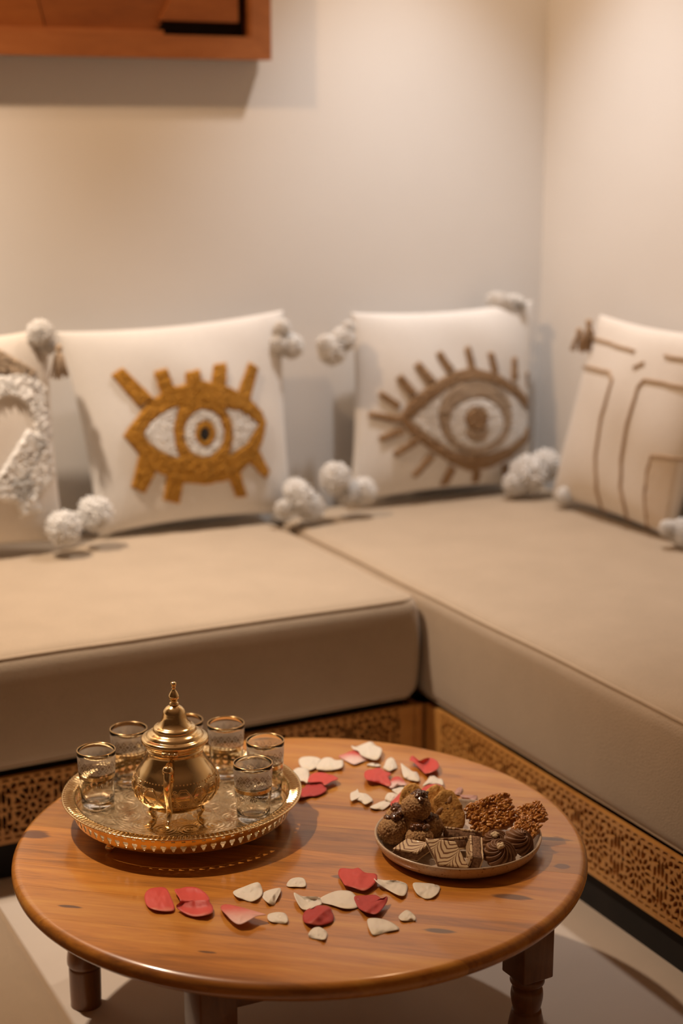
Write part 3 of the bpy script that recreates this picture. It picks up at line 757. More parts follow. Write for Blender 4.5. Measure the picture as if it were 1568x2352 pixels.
# ------------------------------------------------------------------ plate
QX, QY = 1.211, 1.983; ZP = T + .0065
plate = empty('dessert_plate', (QX, QY, T), 0, 'speckled beige stoneware plate of assorted sweets on the table', 'plate')
lathe('plate_body', [(0,.001),(.092,.001),(.096,0),(.104,.0005),(.114,.003),(.1225,.009),(.1275,.017),(.1295,.0245),(.1292,.0262),(.1278,.0268)], M['ceramic'], plate, 96)
lathe('plate_inside', [(.1278,.0268),(.1262,.0262),(.1245,.0235),(.1205,.0145),(.114,.0090),(.106,.0068),(.06,.0064),(0,.0064)], M['ceramic_in'], plate, 96)

# ------------------------------------------------------------------ sweets
def ico(sub):
    bm = bmesh.new(); bmesh.ops.create_icosphere(bm, subdivisions=sub, radius=1.0)
    v = np.array([q.co[:] for q in bm.verts]); f = [tuple(q.index for q in p.verts) for p in bm.faces]; bm.free(); return v, f
ICO2, ICO3, ICO5 = ico(2), ico(3), ico(5)
def lump(mb, c, r, seed, amp=.25, fr=2.2, sq=(1,1,1), base=ICO3, rot=None):
    v, f = base; out = []
    for p in v:
        k = 1 + amp * noise.noise(Vector(p*fr) + Vector((seed*3.1, seed*1.7, seed))) + amp*.5*noise.noise(Vector(p*fr*2.7) + Vector((seed, seed*2.3, 5)))
        q = Vector((p[0]*sq[0], p[1]*sq[1], p[2]*sq[2])) * (r*k)
        if rot is not None: q = rot @ q
        out.append((q[0]+c[0], q[1]+c[1], q[2]+c[2]))
    mb.add(out, f)
def crumb_ball(px, py, zc, r, seed, label, tilt=(0,0)):
    p = atz(px, py, zc); e = empty('walnut_cookie', (p[0], p[1], zc - r*.86), 0, label, 'cookie', 'walnut topped crumb cookies on the plate')
    v, f = ICO5; out = []
    for q in v:
        s = Vector((seed*5.3, seed, seed*2))
        k = 1 + .06*noise.noise(Vector(q*1.6)+s) + .075*noise.noise(Vector(q*11)+s) + .085*noise.noise(Vector(q*21)+s)
        z = q[2]*k*.92
        if z < -.80: z = -.80 + (z+.80)*.2
        out.append((q[0]*k*r, q[1]*k*r, (z+.86)*r))
    mesh('cookie', out, f, M['crumb'], e)
    mb = MB(); rnd = random.Random(seed)
    for k in range(9):
        a = rnd.uniform(0, 2*PI); d = r*.48*math.sqrt(rnd.random())
        lump(mb, (d*math.cos(a)+tilt[0]*r, d*math.sin(a)+tilt[1]*r, r*1.68 + rnd.uniform(-.1,.22)*r - d*.25), r*rnd.uniform(.24,.34), seed*7+k, .42, 2.6, (1.25,.8,.75), ICO3, Matrix.Rotation(a*1.7, 3, 'Z') @ Matrix.Rotation(rnd.uniform(-.6,.6), 3, 'X'))
    mb.build('walnut_topping', M['walnut'], e)
crumb_ball(898, 1918, ZP+.020, .0228, 1, 'walnut topped crumb cookie at the plate rim in front of its twin', (.1,.1))
crumb_ball(897, 1882, ZP+.020, .0218, 2, 'walnut topped crumb cookie at the rim nearest the petals, behind another')
crumb_ball(952, 1868, ZP+.046, .0232, 3, 'walnut topped crumb cookie perched highest on the pile of cookies', (.15,0))
crumb_ball(963, 1928, ZP+.019, .0218, 4, 'walnut topped crumb cookie next to the marbled bars')
crumb_ball(1008, 1900, ZP+.020, .0218, 5, 'walnut topped crumb cookie leaning against the biscotti slices')

def slab(name, outline, th, parent, m, amp=.0012, seed=0, n_in=4, fr=160):
    """flat irregular slice: outline in local XY, thickness along Z, rings towards the middle, rough relief"""
    k = len(outline); O = np.array(outline, float); c = O.mean(0); v = []; f = []
    levels = [(1-.0*s, z) for s, z in ()] 
    rings = [(.02, th/2), (.3, th/2), (.55, th/2), (.75, th/2), (.90, th/2), (.985, th*.42), (1.0, th*.2), (1.0, -th*.2), (.985, -th*.42), (.90, -th/2), (.55, -th/2), (.02, -th/2)]
    for s, z in rings:
        for q in O:
            p = c + (q-c)*s; nz = noise.noise(Vector((p[0]*fr, p[1]*fr, z*fr + seed*9.1)))*amp + noise.noise(Vector((p[0]*fr*.35, p[1]*fr*.35, z*fr*.4 + seed)))*amp*1.3
            dr = (q-c)/np.linalg.norm(q-c)*nz
            v.append((p[0]+dr[0], p[1]+dr[1], z + (nz if z > 0 else -nz)))
    m_ = len(rings)
    for j in range(m_-1):
        for i in range(k): f.append((j*k+i, j*k+(i+1) % k, (j+1)*k+(i+1) % k, (j+1)*k+i)[::-1])
    f.append(tuple(range(k))); f.append(tuple((m_-1)*k + i for i in range(k-1, -1, -1)))
    return mesh(name, v, f, m, parent)
def face_cam(px, py, z, tilt, roll, yaw=0.0):
    """rotation that stands local XY roughly upright towards the viewer, leaning back by tilt"""
    p = atz(px, py, z); az = math.atan2(p[1], p[0]) - PI/2 + yaw
    return p, Matrix.Rotation(az, 4, 'Z') @ Matrix.Rotation(PI/2 - tilt, 4, 'X') @ Matrix.Rotation(roll, 4, 'Z')
def oval(a, b, n_=40, seed=0, amp=.06, e=2.3):
    o = []
    for i in range(n_):
        t = 2*PI*i/n_; c, s = math.cos(t), math.sin(t)
        r = (abs(c)**e + abs(s)**e)**(-1/e) * (1 + amp*noise.noise(Vector((c*1.5, s*1.5, seed*3.3))))
        o.append((a*r*c, b*r*s))
    return o
def biscotti(px, py, z, a, b, tilt, roll, seed, label, yaw=0.0):
    p, R = face_cam(px, py, z, tilt, roll, yaw)
    e = empty('biscotti_slice', tuple(p), 0, label, 'biscotti', 'biscotti slices on the plate'); e.rotation_euler = R.to_euler()
    slab('slice', oval(a, b, 56, seed, .09), .015, e, M['biscotti'], .0018, seed)
    rnd = random.Random(seed); nb = MB(); pb = MB()
    for k in range(5):
        t = rnd.uniform(0, 2*PI); d = .68*math.sqrt(rnd.random()); x, y = a*d*math.cos(t), b*d*math.sin(t)
        lump(nb, (x, y, .0058), rnd.uniform(.0040,.0060), seed*11+k, .25, 2, (1.35,.75,.38), ICO2, Matrix.Rotation(rnd.uniform(0,3), 3, 'Z'))
        lump(pb, (x+.0045, y-.0035, .0062), .0030, seed*13+k, .5, 2, (1.5,.7,.32), ICO2, Matrix.Rotation(rnd.uniform(0,3), 3, 'Z'))
    for k in range(7):
        t = rnd.uniform(0, 2*PI); d = .85*math.sqrt(rnd.random()); lump(pb, (a*d*math.cos(t), b*d*math.sin(t), .0066), rnd.uniform(.0010,.0018), seed*17+k, .5, 2, (1.4,.8,.3), ICO2)
    nb.build('nut_piece', M['nut'], e); pb.build('air_pocket', M['pit'], e)
biscotti(1050, 1868, ZP+.034, .0225, .034, .50, .42, 1, 'golden biscotti slice with nuts leaning next to the caramel bars')
biscotti(998, 1853, ZP+.034, .0215, .033, .50, .18, 2, 'golden biscotti slice between another biscotti and the highest walnut cookie')
biscotti(962, 1848, ZP+.034, .0200, .030, .45, .0, 3, 'golden biscotti slice peeking out behind the highest walnut cookie')

def florentine(px, py, z, a, b, tilt, roll, seed, label, yaw=0.0, n_=120):
    p, R = face_cam(px, py, z, tilt, roll, yaw)
    e = empty('almond_florentine', tuple(p), 0, label, 'florentine', 'caramel almond florentines on the plate'); e.rotation_euler = R.to_euler()
    slab('bar', oval(a, b, 48, seed, .10, 4.5), .013, e, M['caramel_dark'], .0015, seed)
    rnd = random.Random(seed*3+1); mb = MB()
    for k in range(n_):
        x, y = rnd.uniform(-a, a)*.93, rnd.uniform(-b, b)*.9
        L = rnd.uniform(.0045, .0085); rot = Matrix.Rotation(rnd.gauss(.3, .7), 3, 'Z') @ Matrix.Rotation(rnd.gauss(0, .3), 3, 'X') @ Matrix.Rotation(rnd.gauss(0, .25), 3, 'Y')
        lump(mb, (x, y, .0070 + rnd.uniform(-.0006, .0014)), L/2, seed*31+k, .4, 1.8, (1.35, .62, .34), ICO2, rot)
    for k in range(26):
        t = 2*PI*k/26 + rnd.uniform(-.1,.1); x = a*max(-1, min(1, 1.25*math.cos(t))); y = b*max(-1, min(1, 1.25*math.sin(t)))
        lump(mb, (x*.97, y*.97, rnd.uniform(-.002,.006)), rnd.uniform(.0025,.0042), seed*5+k, .4, 2, (1.2,.9,.8), ICO2)
    mb.build('almond_slivers', M['caramel'], e)
florentine(1149, 1880, ZP+.026, .036, .0275, .72, .40, 1, 'large caramel almond florentine leaning beside the biscotti', 0, 230)
florentine(1196, 1880, ZP+.024, .020, .0165, .95, .30, 2, 'caramel almond florentine between the large florentine and the plate rim', .2)
florentine(1219, 1914, ZP+.020, .0175, .0165, .85, .75, 3, 'small caramel almond florentine against the rim behind the chocolate swirl', .3)

def rosette(px, py, z, r, h, tiltx, tilty, seed, label, nut=True):
    p = atz(px, py, z); e = empty('chocolate_rosette', tuple(p), 0, label, 'sweet', 'piped chocolate rosettes on the plate'); e.rotation_euler = (Matrix.Rotation(math.atan2(p[1], p[0]) - PI/2, 3, 'Z') @ Matrix.Rotation(tilty, 3, 'Y') @ Matrix.Rotation(tiltx, 3, 'X') @ Matrix.Rotation(seed, 3, 'Z')).to_euler()
    NA, NR_ = 132, 26; v = []; f = []; ridge = 11
    for j in range(NR_ + 1):
        t = j / NR_
        for i in range(NA):
            a = 2*PI*i/NA
            rr = r * (t if t < .85 else .85 + (t-.85)*1.0)
            zz = h * (1 - t**2.4) if t < .93 else h*(1-.93**2.4)*(1-(t-.93)/.07)
            g = abs(math.sin(ridge/2*(a - 2.3*(1-t)**1.1)))**.65
            k = min(1, t*1.6)
            amp = .0062*k
            rr2 = rr + amp*.55*(g-.6)*(t**1.2); zz2 = zz + amp*(g-.75)*(1 if t < .93 else .2)
            if t < .16: zz2 -= .0035*(1-t/.16)
            v.append((rr2*math.cos(a), rr2*math.sin(a), max(zz2, 0 if t > .9 else zz2)))
    for j in range(NR_):
        for i in range(NA): f.append((j*NA+i, j*NA+(i+1) % NA, (j+1)*NA+(i+1) % NA, (j+1)*NA+i)[::-1])
    f.append(tuple(NR_*NA + i for i in range(NA)))
    mesh('swirl', v, f, M['chocolate'], e)
    if nut:
        mb = MB()
        for k in range(4): lump(mb, (.0026*math.cos(k*1.7), .0026*math.sin(k*1.7), h + .0008), .0038, seed*3+k, .4, 2.4, (1.2,.9,.8), ICO2)
        mb.build('almond_crumbs', M['almond'], e)
rosette(1140, 1968, ZP+.012, .0250, .020, .52, .05, 1, 'piped chocolate rosette with almond crumbs next to the marbled bars')
rosette(1196, 1944, ZP+.016, .0245, .021, .30, .55, 2, 'bare piped chocolate rosette tilted against the plate rim', False)
rosette(1116, 1934, ZP+.012, .0240, .019, .40, -.10, 3, 'piped chocolate rosette with almond crumbs half hidden below the large florentine')

def bar_slice(px, py, z, a, b, th, X, Z, label, shear=.45, seed=0):
    """X: direction of the long side, Z: direction the icing faces, both as (right, up, towards viewer)"""
    p = atz(px, py, z); vd = np.array([p[0], p[1], 0]); vd /= np.linalg.norm(vd); rr = np.array([vd[1], -vd[0], 0])
    w3 = lambda q: Vector(rr*q[0] + np.array([0,0,1.0])*q[1] - vd*q[2])
    zz = w3(Z).normalized(); xx = w3(X); xx = (xx - zz*xx.dot(zz)).normalized(); yy = zz.cross(xx)
    e = empty('marbled_bar', tuple(p), 0, label, 'bar', 'diamond cut marbled bars on the plate')
    e.rotation_euler = Matrix((xx, yy, zz)).transposed().to_euler()
    def layer(nm, z0, z1, m, g=1.0, amp=.0006):
        out = []; K = 10
        cs = [(-a-shear*b, -b), (a-shear*b, -b), (a+shear*b, b), (-a+shear*b, b)]
        for (x0, y0), (x1, y1) in zip(cs, cs[1:] + cs[:1]):
            for k in range(K): out.append(((x0+(x1-x0)*k/K)*g, (y0+(y1-y0)*k/K)*g))
        o = slab(nm, out, z1-z0, e, m, amp, seed, fr=300); o.location.z = (z0+z1)/2; return o
    layer('cookie_base', -th*.36, th*.36, M['cookie_base'], 1.0, .0009)
    layer('icing_top', th*.36, th*.54, M['marble_icing'], 1.0, .0002)
    layer('icing_bottom', -th*.5, -th*.36, M['cream_icing'], .99, .0003)
    return e
bar_slice(1020, 1966, ZP+.017, .0225, .0205, .017, (1,0,.12), (.0,.80,.60), 'diamond cut bar with feathered chocolate icing facing up at the plate front', -.62, 1)
bar_slice(957, 1963, ZP+.0105, .0190, .0135, .017, (1,0,.25), (.0,.95,.30), 'small diamond cut bar with feathered icing nearest the crumb cookies', .55, 2)
bar_slice(1090, 1964, ZP+.0165, .0270, .0125, .019, (.50,-.30,.85), (-.96,.22,.10), 'marbled bar standing on edge beside the chocolate rosette', .1, 3)
bar_slice(1022, 1937, ZP+.0130, .0240, .0100, .018, (1,.0,.05), (-.10,.90,-.40), 'marbled bar lying behind the feathered bar, cut side showing', .2, 4)
bar_slice(1060, 1924, ZP+.0165, .0260, .0100, .018, (.80,-.18,.45), (.10,.88,-.42), 'marbled bar lying under the biscotti, cut side showing', .2, 5)

# let every sweet rest on the plate: inside its wall, on its floor
PRr = [0, .06, .106, .114, .1205, .1245, .1262, .1300, .30]; PRz = [.0064, .0064, .0068, .0090, .0145, .0235, .0270, .0272, .0272]
bpy.context.view_layer.update()
for e in [o for o in bpy.data.objects if o.type == 'EMPTY' and o.get('category') in ('cookie', 'biscotti', 'florentine', 'sweet', 'bar')]:
    P = np.array([(c.matrix_world @ v.co)[:] for c in e.children for v in c.data.vertices]); ctr = np.array([QX, QY])
    dirn = ctr - np.array(e.location[:2]); L = np.linalg.norm(dirn); dirn = dirn/L if L > 1e-6 else dirn; best = None
    for st_ in np.arange(0, min(L, .016) + 1e-9, .001):
        r = np.hypot(P[:,0] + dirn[0]*st_ - QX, P[:,1] + dirn[1]*st_ - QY); lift = max(0.0, float((T + np.interp(r, PRr, PRz) - P[:,2]).max()))
        if best is None or lift*1.6 + st_ < best[0]: best = (lift*1.6 + st_, st_, lift)
    e.location = (e.location[0] + dirn[0]*best[1], e.location[1] + dirn[1]*best[1], e.location[2] + best[2] + .0003)

NUDGE = {'almond_florentine': (-.0106,.0105,0), 'almond_florentine.001': (.0202,-.0146,.0099), 'almond_florentine.002': (.0017,-.0025,.005), 'biscotti_slice': (-.0089,.0115,0),
         'biscotti_slice.001': (.0058,.0004,0), 'biscotti_slice.002': (-.0075,.0105,0), 'chocolate_rosette': (0,-.0081,.006), 'chocolate_rosette.001': (.0016,-.0061,.0047),
         'chocolate_rosette.002': (.0105,-.0122,0), 'marbled_bar': (0,-.0084,0), 'marbled_bar.001': (-.0066,.0041,.0044), 'marbled_bar.003': (.005,-.0091,0), 'marbled_bar.004': (.0054,.0062,0),
         'walnut_cookie': (.0001,.0084,.0039), 'walnut_cookie.001': (-.0006,.0004,.0009), 'walnut_cookie.002': (.002,-.001,.009), 'walnut_cookie.003': (.0002,.0005,0), 'walnut_cookie.004': (-.0137,.0055,0)}
for nm_, d3 in NUDGE.items():      # the sweets lie against each other without cutting in
    o_ = bpy.data.objects[nm_]; o_.location = (o_.location[0]+d3[0], o_.location[1]+d3[1], o_.location[2]+d3[2])

# ------------------------------------------------------------------ rose petals
KA, KB, KC = (2.063, 300, 1960), (5.227, 660, 1690), (6.817, 900, 1720)
def petal(pts, k, color, edge, mid, label, tilt=(0, 0), crease=None, group=None, lift=0.0):
    """outline (seen points) set on the table at its own height; edge, mid: heights in mm; tilt: extra mm at the far / right side"""
    P = np.array([(k[1] + x/k[0], k[2] + y/k[0]) for x, y in pts]); c = P.mean(0); sz = np.abs(P - c).max(0)
    seed = int(P[0,0]*7 + P[0,1]); m = len(P); dense = []
    for i in range(m):       # closed Catmull-Rom
        p0, p1, p2, p3 = P[i-1], P[i], P[(i+1) % m], P[(i+2) % m]
        for t in (0, .25, .5, .75): dense.append(.5*((2*p1)+(-p0+p2)*t+(2*p0-5*p1+4*p2-p3)*t*t+(-p0+3*p1-3*p2+p3)*t**3))
    dense = np.array(dense); nA = len(dense); NRG = 8; V = []
    def hgt(p, s, i):
        q = (p - c)/sz
        h = mid + (edge - mid)*s**1.7 + tilt[0]*max(0, -q[1]) + tilt[1]*q[0]
        h += 2.0*s*noise.noise(Vector((q[0]*1.9, q[1]*1.9, seed*.37))) + 1.0*noise.noise(Vector((q[0]*4.5, q[1]*2.2, seed*.7))) + 1.3*s**3*math.sin(i/nA*2*PI*3 + seed)
        if crease: h += crease[2]*max(0, 1 - abs((q[0]-crease[0])*crease[1] + q[1]*math.sqrt(max(0, 1-crease[1]**2)))*2.2)
        return max(.15, h)/1000
    h0 = hgt(c, 0, 0); V.append(atz(c[0], c[1], T + h0))
    for j in range(1, NRG+1):
        s = j/NRG
        for i in range(nA):
            p = c + (dense[i]-c)*s; V.append(atz(p[0], p[1], T + hgt(p, s, i)))
    V = np.array(V); o = V.mean(0); o[2] = T; F = []
    ang = math.atan2(o[1], o[0]) - PI/2; ca, sa_ = math.cos(-ang), math.sin(-ang)
    V = V - o; V = np.stack([ca*V[:,0]-sa_*V[:,1], sa_*V[:,0]+ca*V[:,1], V[:,2]], -1); n0 = len(V)
    for i in range(nA): F.append((0, 1+(i+1) % nA, 1+i))
    for j in range(NRG-1):
        for i in range(nA):
            a, b = 1+j*nA+i, 1+j*nA+(i+1) % nA; F.append((a, b, b+nA, a+nA))
    G = [tuple(q + n0 for q in reversed(f)) for f in F]; W_ = V.copy(); V = V + np.array([0, 0, .0005])
    e0 = 1+(NRG-1)*nA; rim = [(e0+i, e0+(i+1) % nA, n0+e0+(i+1) % nA, n0+e0+i) for i in range(nA)]
    ob = mesh('rose_petal', np.concatenate([V, W_]), F + G + rim, M['petal_' + color])
    bm = bmesh.new(); bm.from_mesh(ob.data); bmesh.ops.recalc_face_normals(bm, faces=bm.faces[:]); bm.to_mesh(ob.data); bm.free()
    ob.location = (o[0], o[1], T + lift); ob.rotation_euler = (0, 0, ang)
    return tag(ob, label, 'petal', group or 'rose petals scattered on the table')
petal([(65,205),(85,172),(130,162),(165,165),(185,195),(208,262),(180,276),(120,270),(78,250)], KA, 'red', 4, 6, 'flat coral red petal at the end of the front scatter nearest the tray shadow')
petal([(207,175),(235,168),(265,160),(310,163),(350,185),(372,212),(374,232),(390,255),(382,285),(320,300),(270,292),(215,255),(235,225)], KA, 'red', 5, 3, 'broad coral red petal with a folded lobe beside the flat red petal', (2,0), (0,.05,6))
petal([(425,258),(455,242),(530,258),(600,278),(642,292),(600,298),(550,325),(515,338),(485,325),(455,295)], KA, 'pink', 9, 11, 'pale pink arched petal raised off the table in the front scatter', (-3,3))
petal([(486,182),(540,158),(600,138),(620,160),(624,190),(605,215),(570,230),(530,218),(500,205)], KA, 'white', 3, 3, 'broad cream petal just in front of the tray shadow', (4,0))
petal([(622,205),(640,180),(700,165),(712,178),(690,225),(678,248),(645,232)], KA, 'white', 1.5, 5, 'narrow folded cream petal touching the broad cream petal', (0,2), (0,.8,3))
petal([(738,155),(755,125),(790,115),(822,122),(828,158),(780,160)], KA, 'white', 1.5, 3, 'small half round cream petal lying apart between the tray shadow and the bright red petal')
petal([(772,188),(815,205),(890,208),(905,240),(880,250),(850,265),(820,268),(795,245)], KA, 'white', 5, 1, 'cream petal with an upturned lip behind the crimson petal', (3,0))
petal([(815,295),(835,268),(880,250),(910,248),(945,258),(962,300),(955,325),(900,342),(850,335),(820,325)], KA, 'crimson', 3, 8, 'deep crimson cupped petal with a pale scar in the front scatter', (2,0), (.1,.8,3))
petal([(650,292),(690,280),(730,285),(745,310),(738,332),(700,332),(655,320)], KA, 'white', 1.5, 3.5, 'small cream petal beside the arched pink petal')
petal([(842,382),(865,355),(895,350),(930,375),(925,405),(900,410),(850,400)], KA, 'white', 2, 4, 'tiny cream petal nearest the table edge in front of the crimson petal')
petal([(893,218),(930,195),(980,178),(1030,178),(1060,195),(1090,245),(1060,262),(1010,262),(950,245),(905,235)], KA, 'white', 2.5, 4, 'long pointed cream petal between the crimson and the crumpled red petal')
petal([(983,100),(995,72),(1050,75),(1080,70),(1110,92),(1160,98),(1168,118),(1150,150),(1105,178),(1050,162),(1015,152),(1000,130)], KA, 'red', 6, 7, 'bright red cupped petal nearest the plate of sweets', (4,0), (0,.9,2))
petal([(1060,205),(1110,200),(1160,198),(1190,215),(1215,205),(1212,235),(1170,285),(1130,285),(1085,265),(1068,240)], KA, 'crimson', 5, 4, 'crumpled red petal touching the long pointed cream petal', (0,2), (.4,.7,4))
petal([(1152,120),(1200,128),(1260,130),(1310,150),(1300,198),(1270,200),(1220,175),(1180,150)], KA, 'white', 5, 3, 'cream petal with a rolled tip touching the bright red petal', (2,-2))
petal([(1338,142),(1400,142),(1440,148),(1465,160),(1455,190),(1420,215),(1385,212),(1350,185)], KA, 'white', 2, 3, 'cream petal lying right below the plate rim', (2,0))
petal([(1120,320),(1135,308),(1180,310),(1230,325),(1272,358),(1220,372),(1155,390),(1130,360)], KA, 'white', 1.5, 4, 'cream petal with a straight fold near the table edge below the plate')
petal([(1270,298),(1305,270),(1335,285),(1350,305),(1345,320),(1300,322),(1275,315)], KA, 'white', 1.2, 4, 'tiny cream petal between the folded cream petal and the plate')
petal([(135,300),(170,262),(250,250),(340,258),(400,285),(380,340),(330,390),(250,415),(160,375)], KB, 'white', 3, 5, 'smooth white petal beside the tray rim touching its wavy neighbour')
petal([(402,290),(460,262),(520,265),(580,295),(650,292),(668,310),(655,380),(560,410),(480,420),(380,408),(345,385)], KB, 'white', 4, 6, 'wavy edged white petal touching the smooth white petal by the tray')
petal([(60,440),(110,390),(180,385),(245,405),(258,460),(240,565),(190,545),(100,535)], KB, 'white', 7, 9, 'white petal right against the brass tray rim')
petal([(250,520),(280,470),(340,445),(430,445),(500,465),(560,480),(610,520),(530,550),(450,595),(400,560),(260,560)], KB, 'red', 9, 10, 'coral red petal lying over the crimson petal by the tray rim')
petal([(95,730),(120,650),(200,625),(240,580),(340,550),(420,575),(470,640),(430,690),(340,725),(240,730),(160,745)], KB, 'crimson', 4, 5, 'crimson petal with a pale tip against the tray rim', (1,0))
petal([(615,250),(680,220),(800,175),(870,200),(960,270),(980,290),(880,320),(800,345),(700,300)], KB, 'blush', 3, 5, 'red edged petal with pale centre tucked under a large white petal')
petal([(765,120),(830,130),(980,75),(1030,90),(1060,120),(1125,150),(1130,200),(1090,280),(1030,290),(950,265),(880,230),(850,185),(790,160)], KB, 'white', 8, 9, 'large white petal overlapping the pale centred red petal')
petal([(950,350),(1000,330),(1070,335),(1120,360),(1060,370),(970,365)], KB, 'white', 1.2, 1.5, 'thin sliver of white petal between the coral petal and the large white petal')
petal([(1165,350),(1190,290),(1245,262),(1290,300),(1315,385),(1270,405),(1215,425),(1150,385)], KB, 'white', 3, 6, 'small upright white petal behind the coral red petals', (3,0))
petal([(920,470),(945,420),(1030,400),(1110,388),(1180,430),(1245,455),(1210,500),(1240,560),(1225,610),(1100,570),(1000,545),(940,520)], KB, 'red', 7, 9, 'coral red petal curling over in front of a small upright white petal', (0,-2))
petal([(1225,620),(1235,560),(1260,510),(1320,488),(1370,510),(1420,575),(1415,595),(1330,600),(1270,630)], KB, 'blush', 4, 6, 'pale pink petal with a red edge beside the curling coral petal')
petal([(140,230),(200,270),(320,355),(390,370),(430,460),(420,510),(330,500),(240,480),(180,440),(150,330)], KC, 'white', 3, 6, 'sloping white petal in the back scatter touching the pale pink petal')
petal([(275,180),(310,110),(350,130),(420,190),(520,150),(620,145),(700,190),(735,250),(720,310),(620,370),(545,385),(510,385),(430,300),(340,210)], KC, 'red', 9, 5, 'heart shaped coral red petal at the back of the scatter', (2,0), (.2,.9,-3))
petal([(755,695),(820,660),(840,640),(850,680),(900,690),(960,705),(1025,770),(990,800),(930,825),(880,790),(820,770),(765,785)], KB, 'white', 4, 6, 'white petal with a ragged end lying apart in front of the coral petals')
petal([(0,640),(70,620),(130,600),(240,590),(330,640),(390,690),(230,700),(150,700),(100,720),(20,670)], KC, 'white', 2, 3, 'white petal lying between the pale pink petal and the walnut cookies')
petal([(1170,750),(1200,695),(1260,685),(1330,715),(1290,760),(1240,800),(1180,780)], KB, 'white', 3, 5, 'small round white petal beside the rolled red petal')
petal([(990,860),(1060,820),(1130,790),(1200,780),(1240,810),(1150,890),(1080,885)], KB, 'white', 2, 4, 'pointed white petal beside the plate rim in front of the rolled red petal')
petal([(1235,810),(1300,740),(1385,655),(1430,700),(1410,780),(1350,840),(1260,850)], KB, 'red', 4, 12, 'rolled red petal behind the walnut cookies')
petal([(480,580),(560,480),(600,415),(650,420),(720,465),(785,480),(800,570),(700,560),(560,570)], KC, 'white', 3, 5, 'torn white petal behind the round coral petal')
petal([(420,720),(450,650),(520,590),(620,555),(730,560),(820,610),(870,690),(760,760),(540,760)], KC, 'red', 5, 10, 'round coral red petal behind the biscotti')
petal([(975,690),(1020,620),(1060,605),(1105,620),(1080,715),(1010,715)], KC, 'mauve', 2, 4, 'small flat faded mauve petal behind the biscotti')
petal([(1060,725),(1150,725),(1300,730),(1335,745),(1300,810),(1190,800),(1110,770)], KC, 'mauve', 3, 7, 'faded mauve rolled petal beside the back rim of the plate')

# ------------------------------------------------------------------ cushions
def pom_mesh():
    rnd = random.Random(3); mb = MB(); lump(mb, (0,0,0), .72, 1, .15, 2, (1,1,1), ICO3)
    for k in range(420):
        z = 1 - 2*(k+.5)/420; a = k*2.39996; r = math.sqrt(1-z*z); d = Vector((r*math.cos(a), r*math.sin(a), z))
        d = (d + Vector((rnd.uniform(-.14,.14), rnd.uniform(-.14,.14), rnd.uniform(-.14,.14)))).normalized(); L = rnd.uniform(.86, 1.08)
        sd = d.orthogonal().normalized() * rnd.uniform(-.07,.07)
        mb.add(*tube_data([d*.55, d*.8 + sd*.6, d*L + sd], [.055, .06, .05], 4))
    me = bpy.data.meshes.new('pompom'); me.from_pydata([tuple(q) for q in mb.v], [], mb.f); me.update()
    me.polygons.foreach_set('use_smooth', [True]*len(me.polygons)); me.materials.append(M['yarn_white']); return me
POM = pom_mesh()
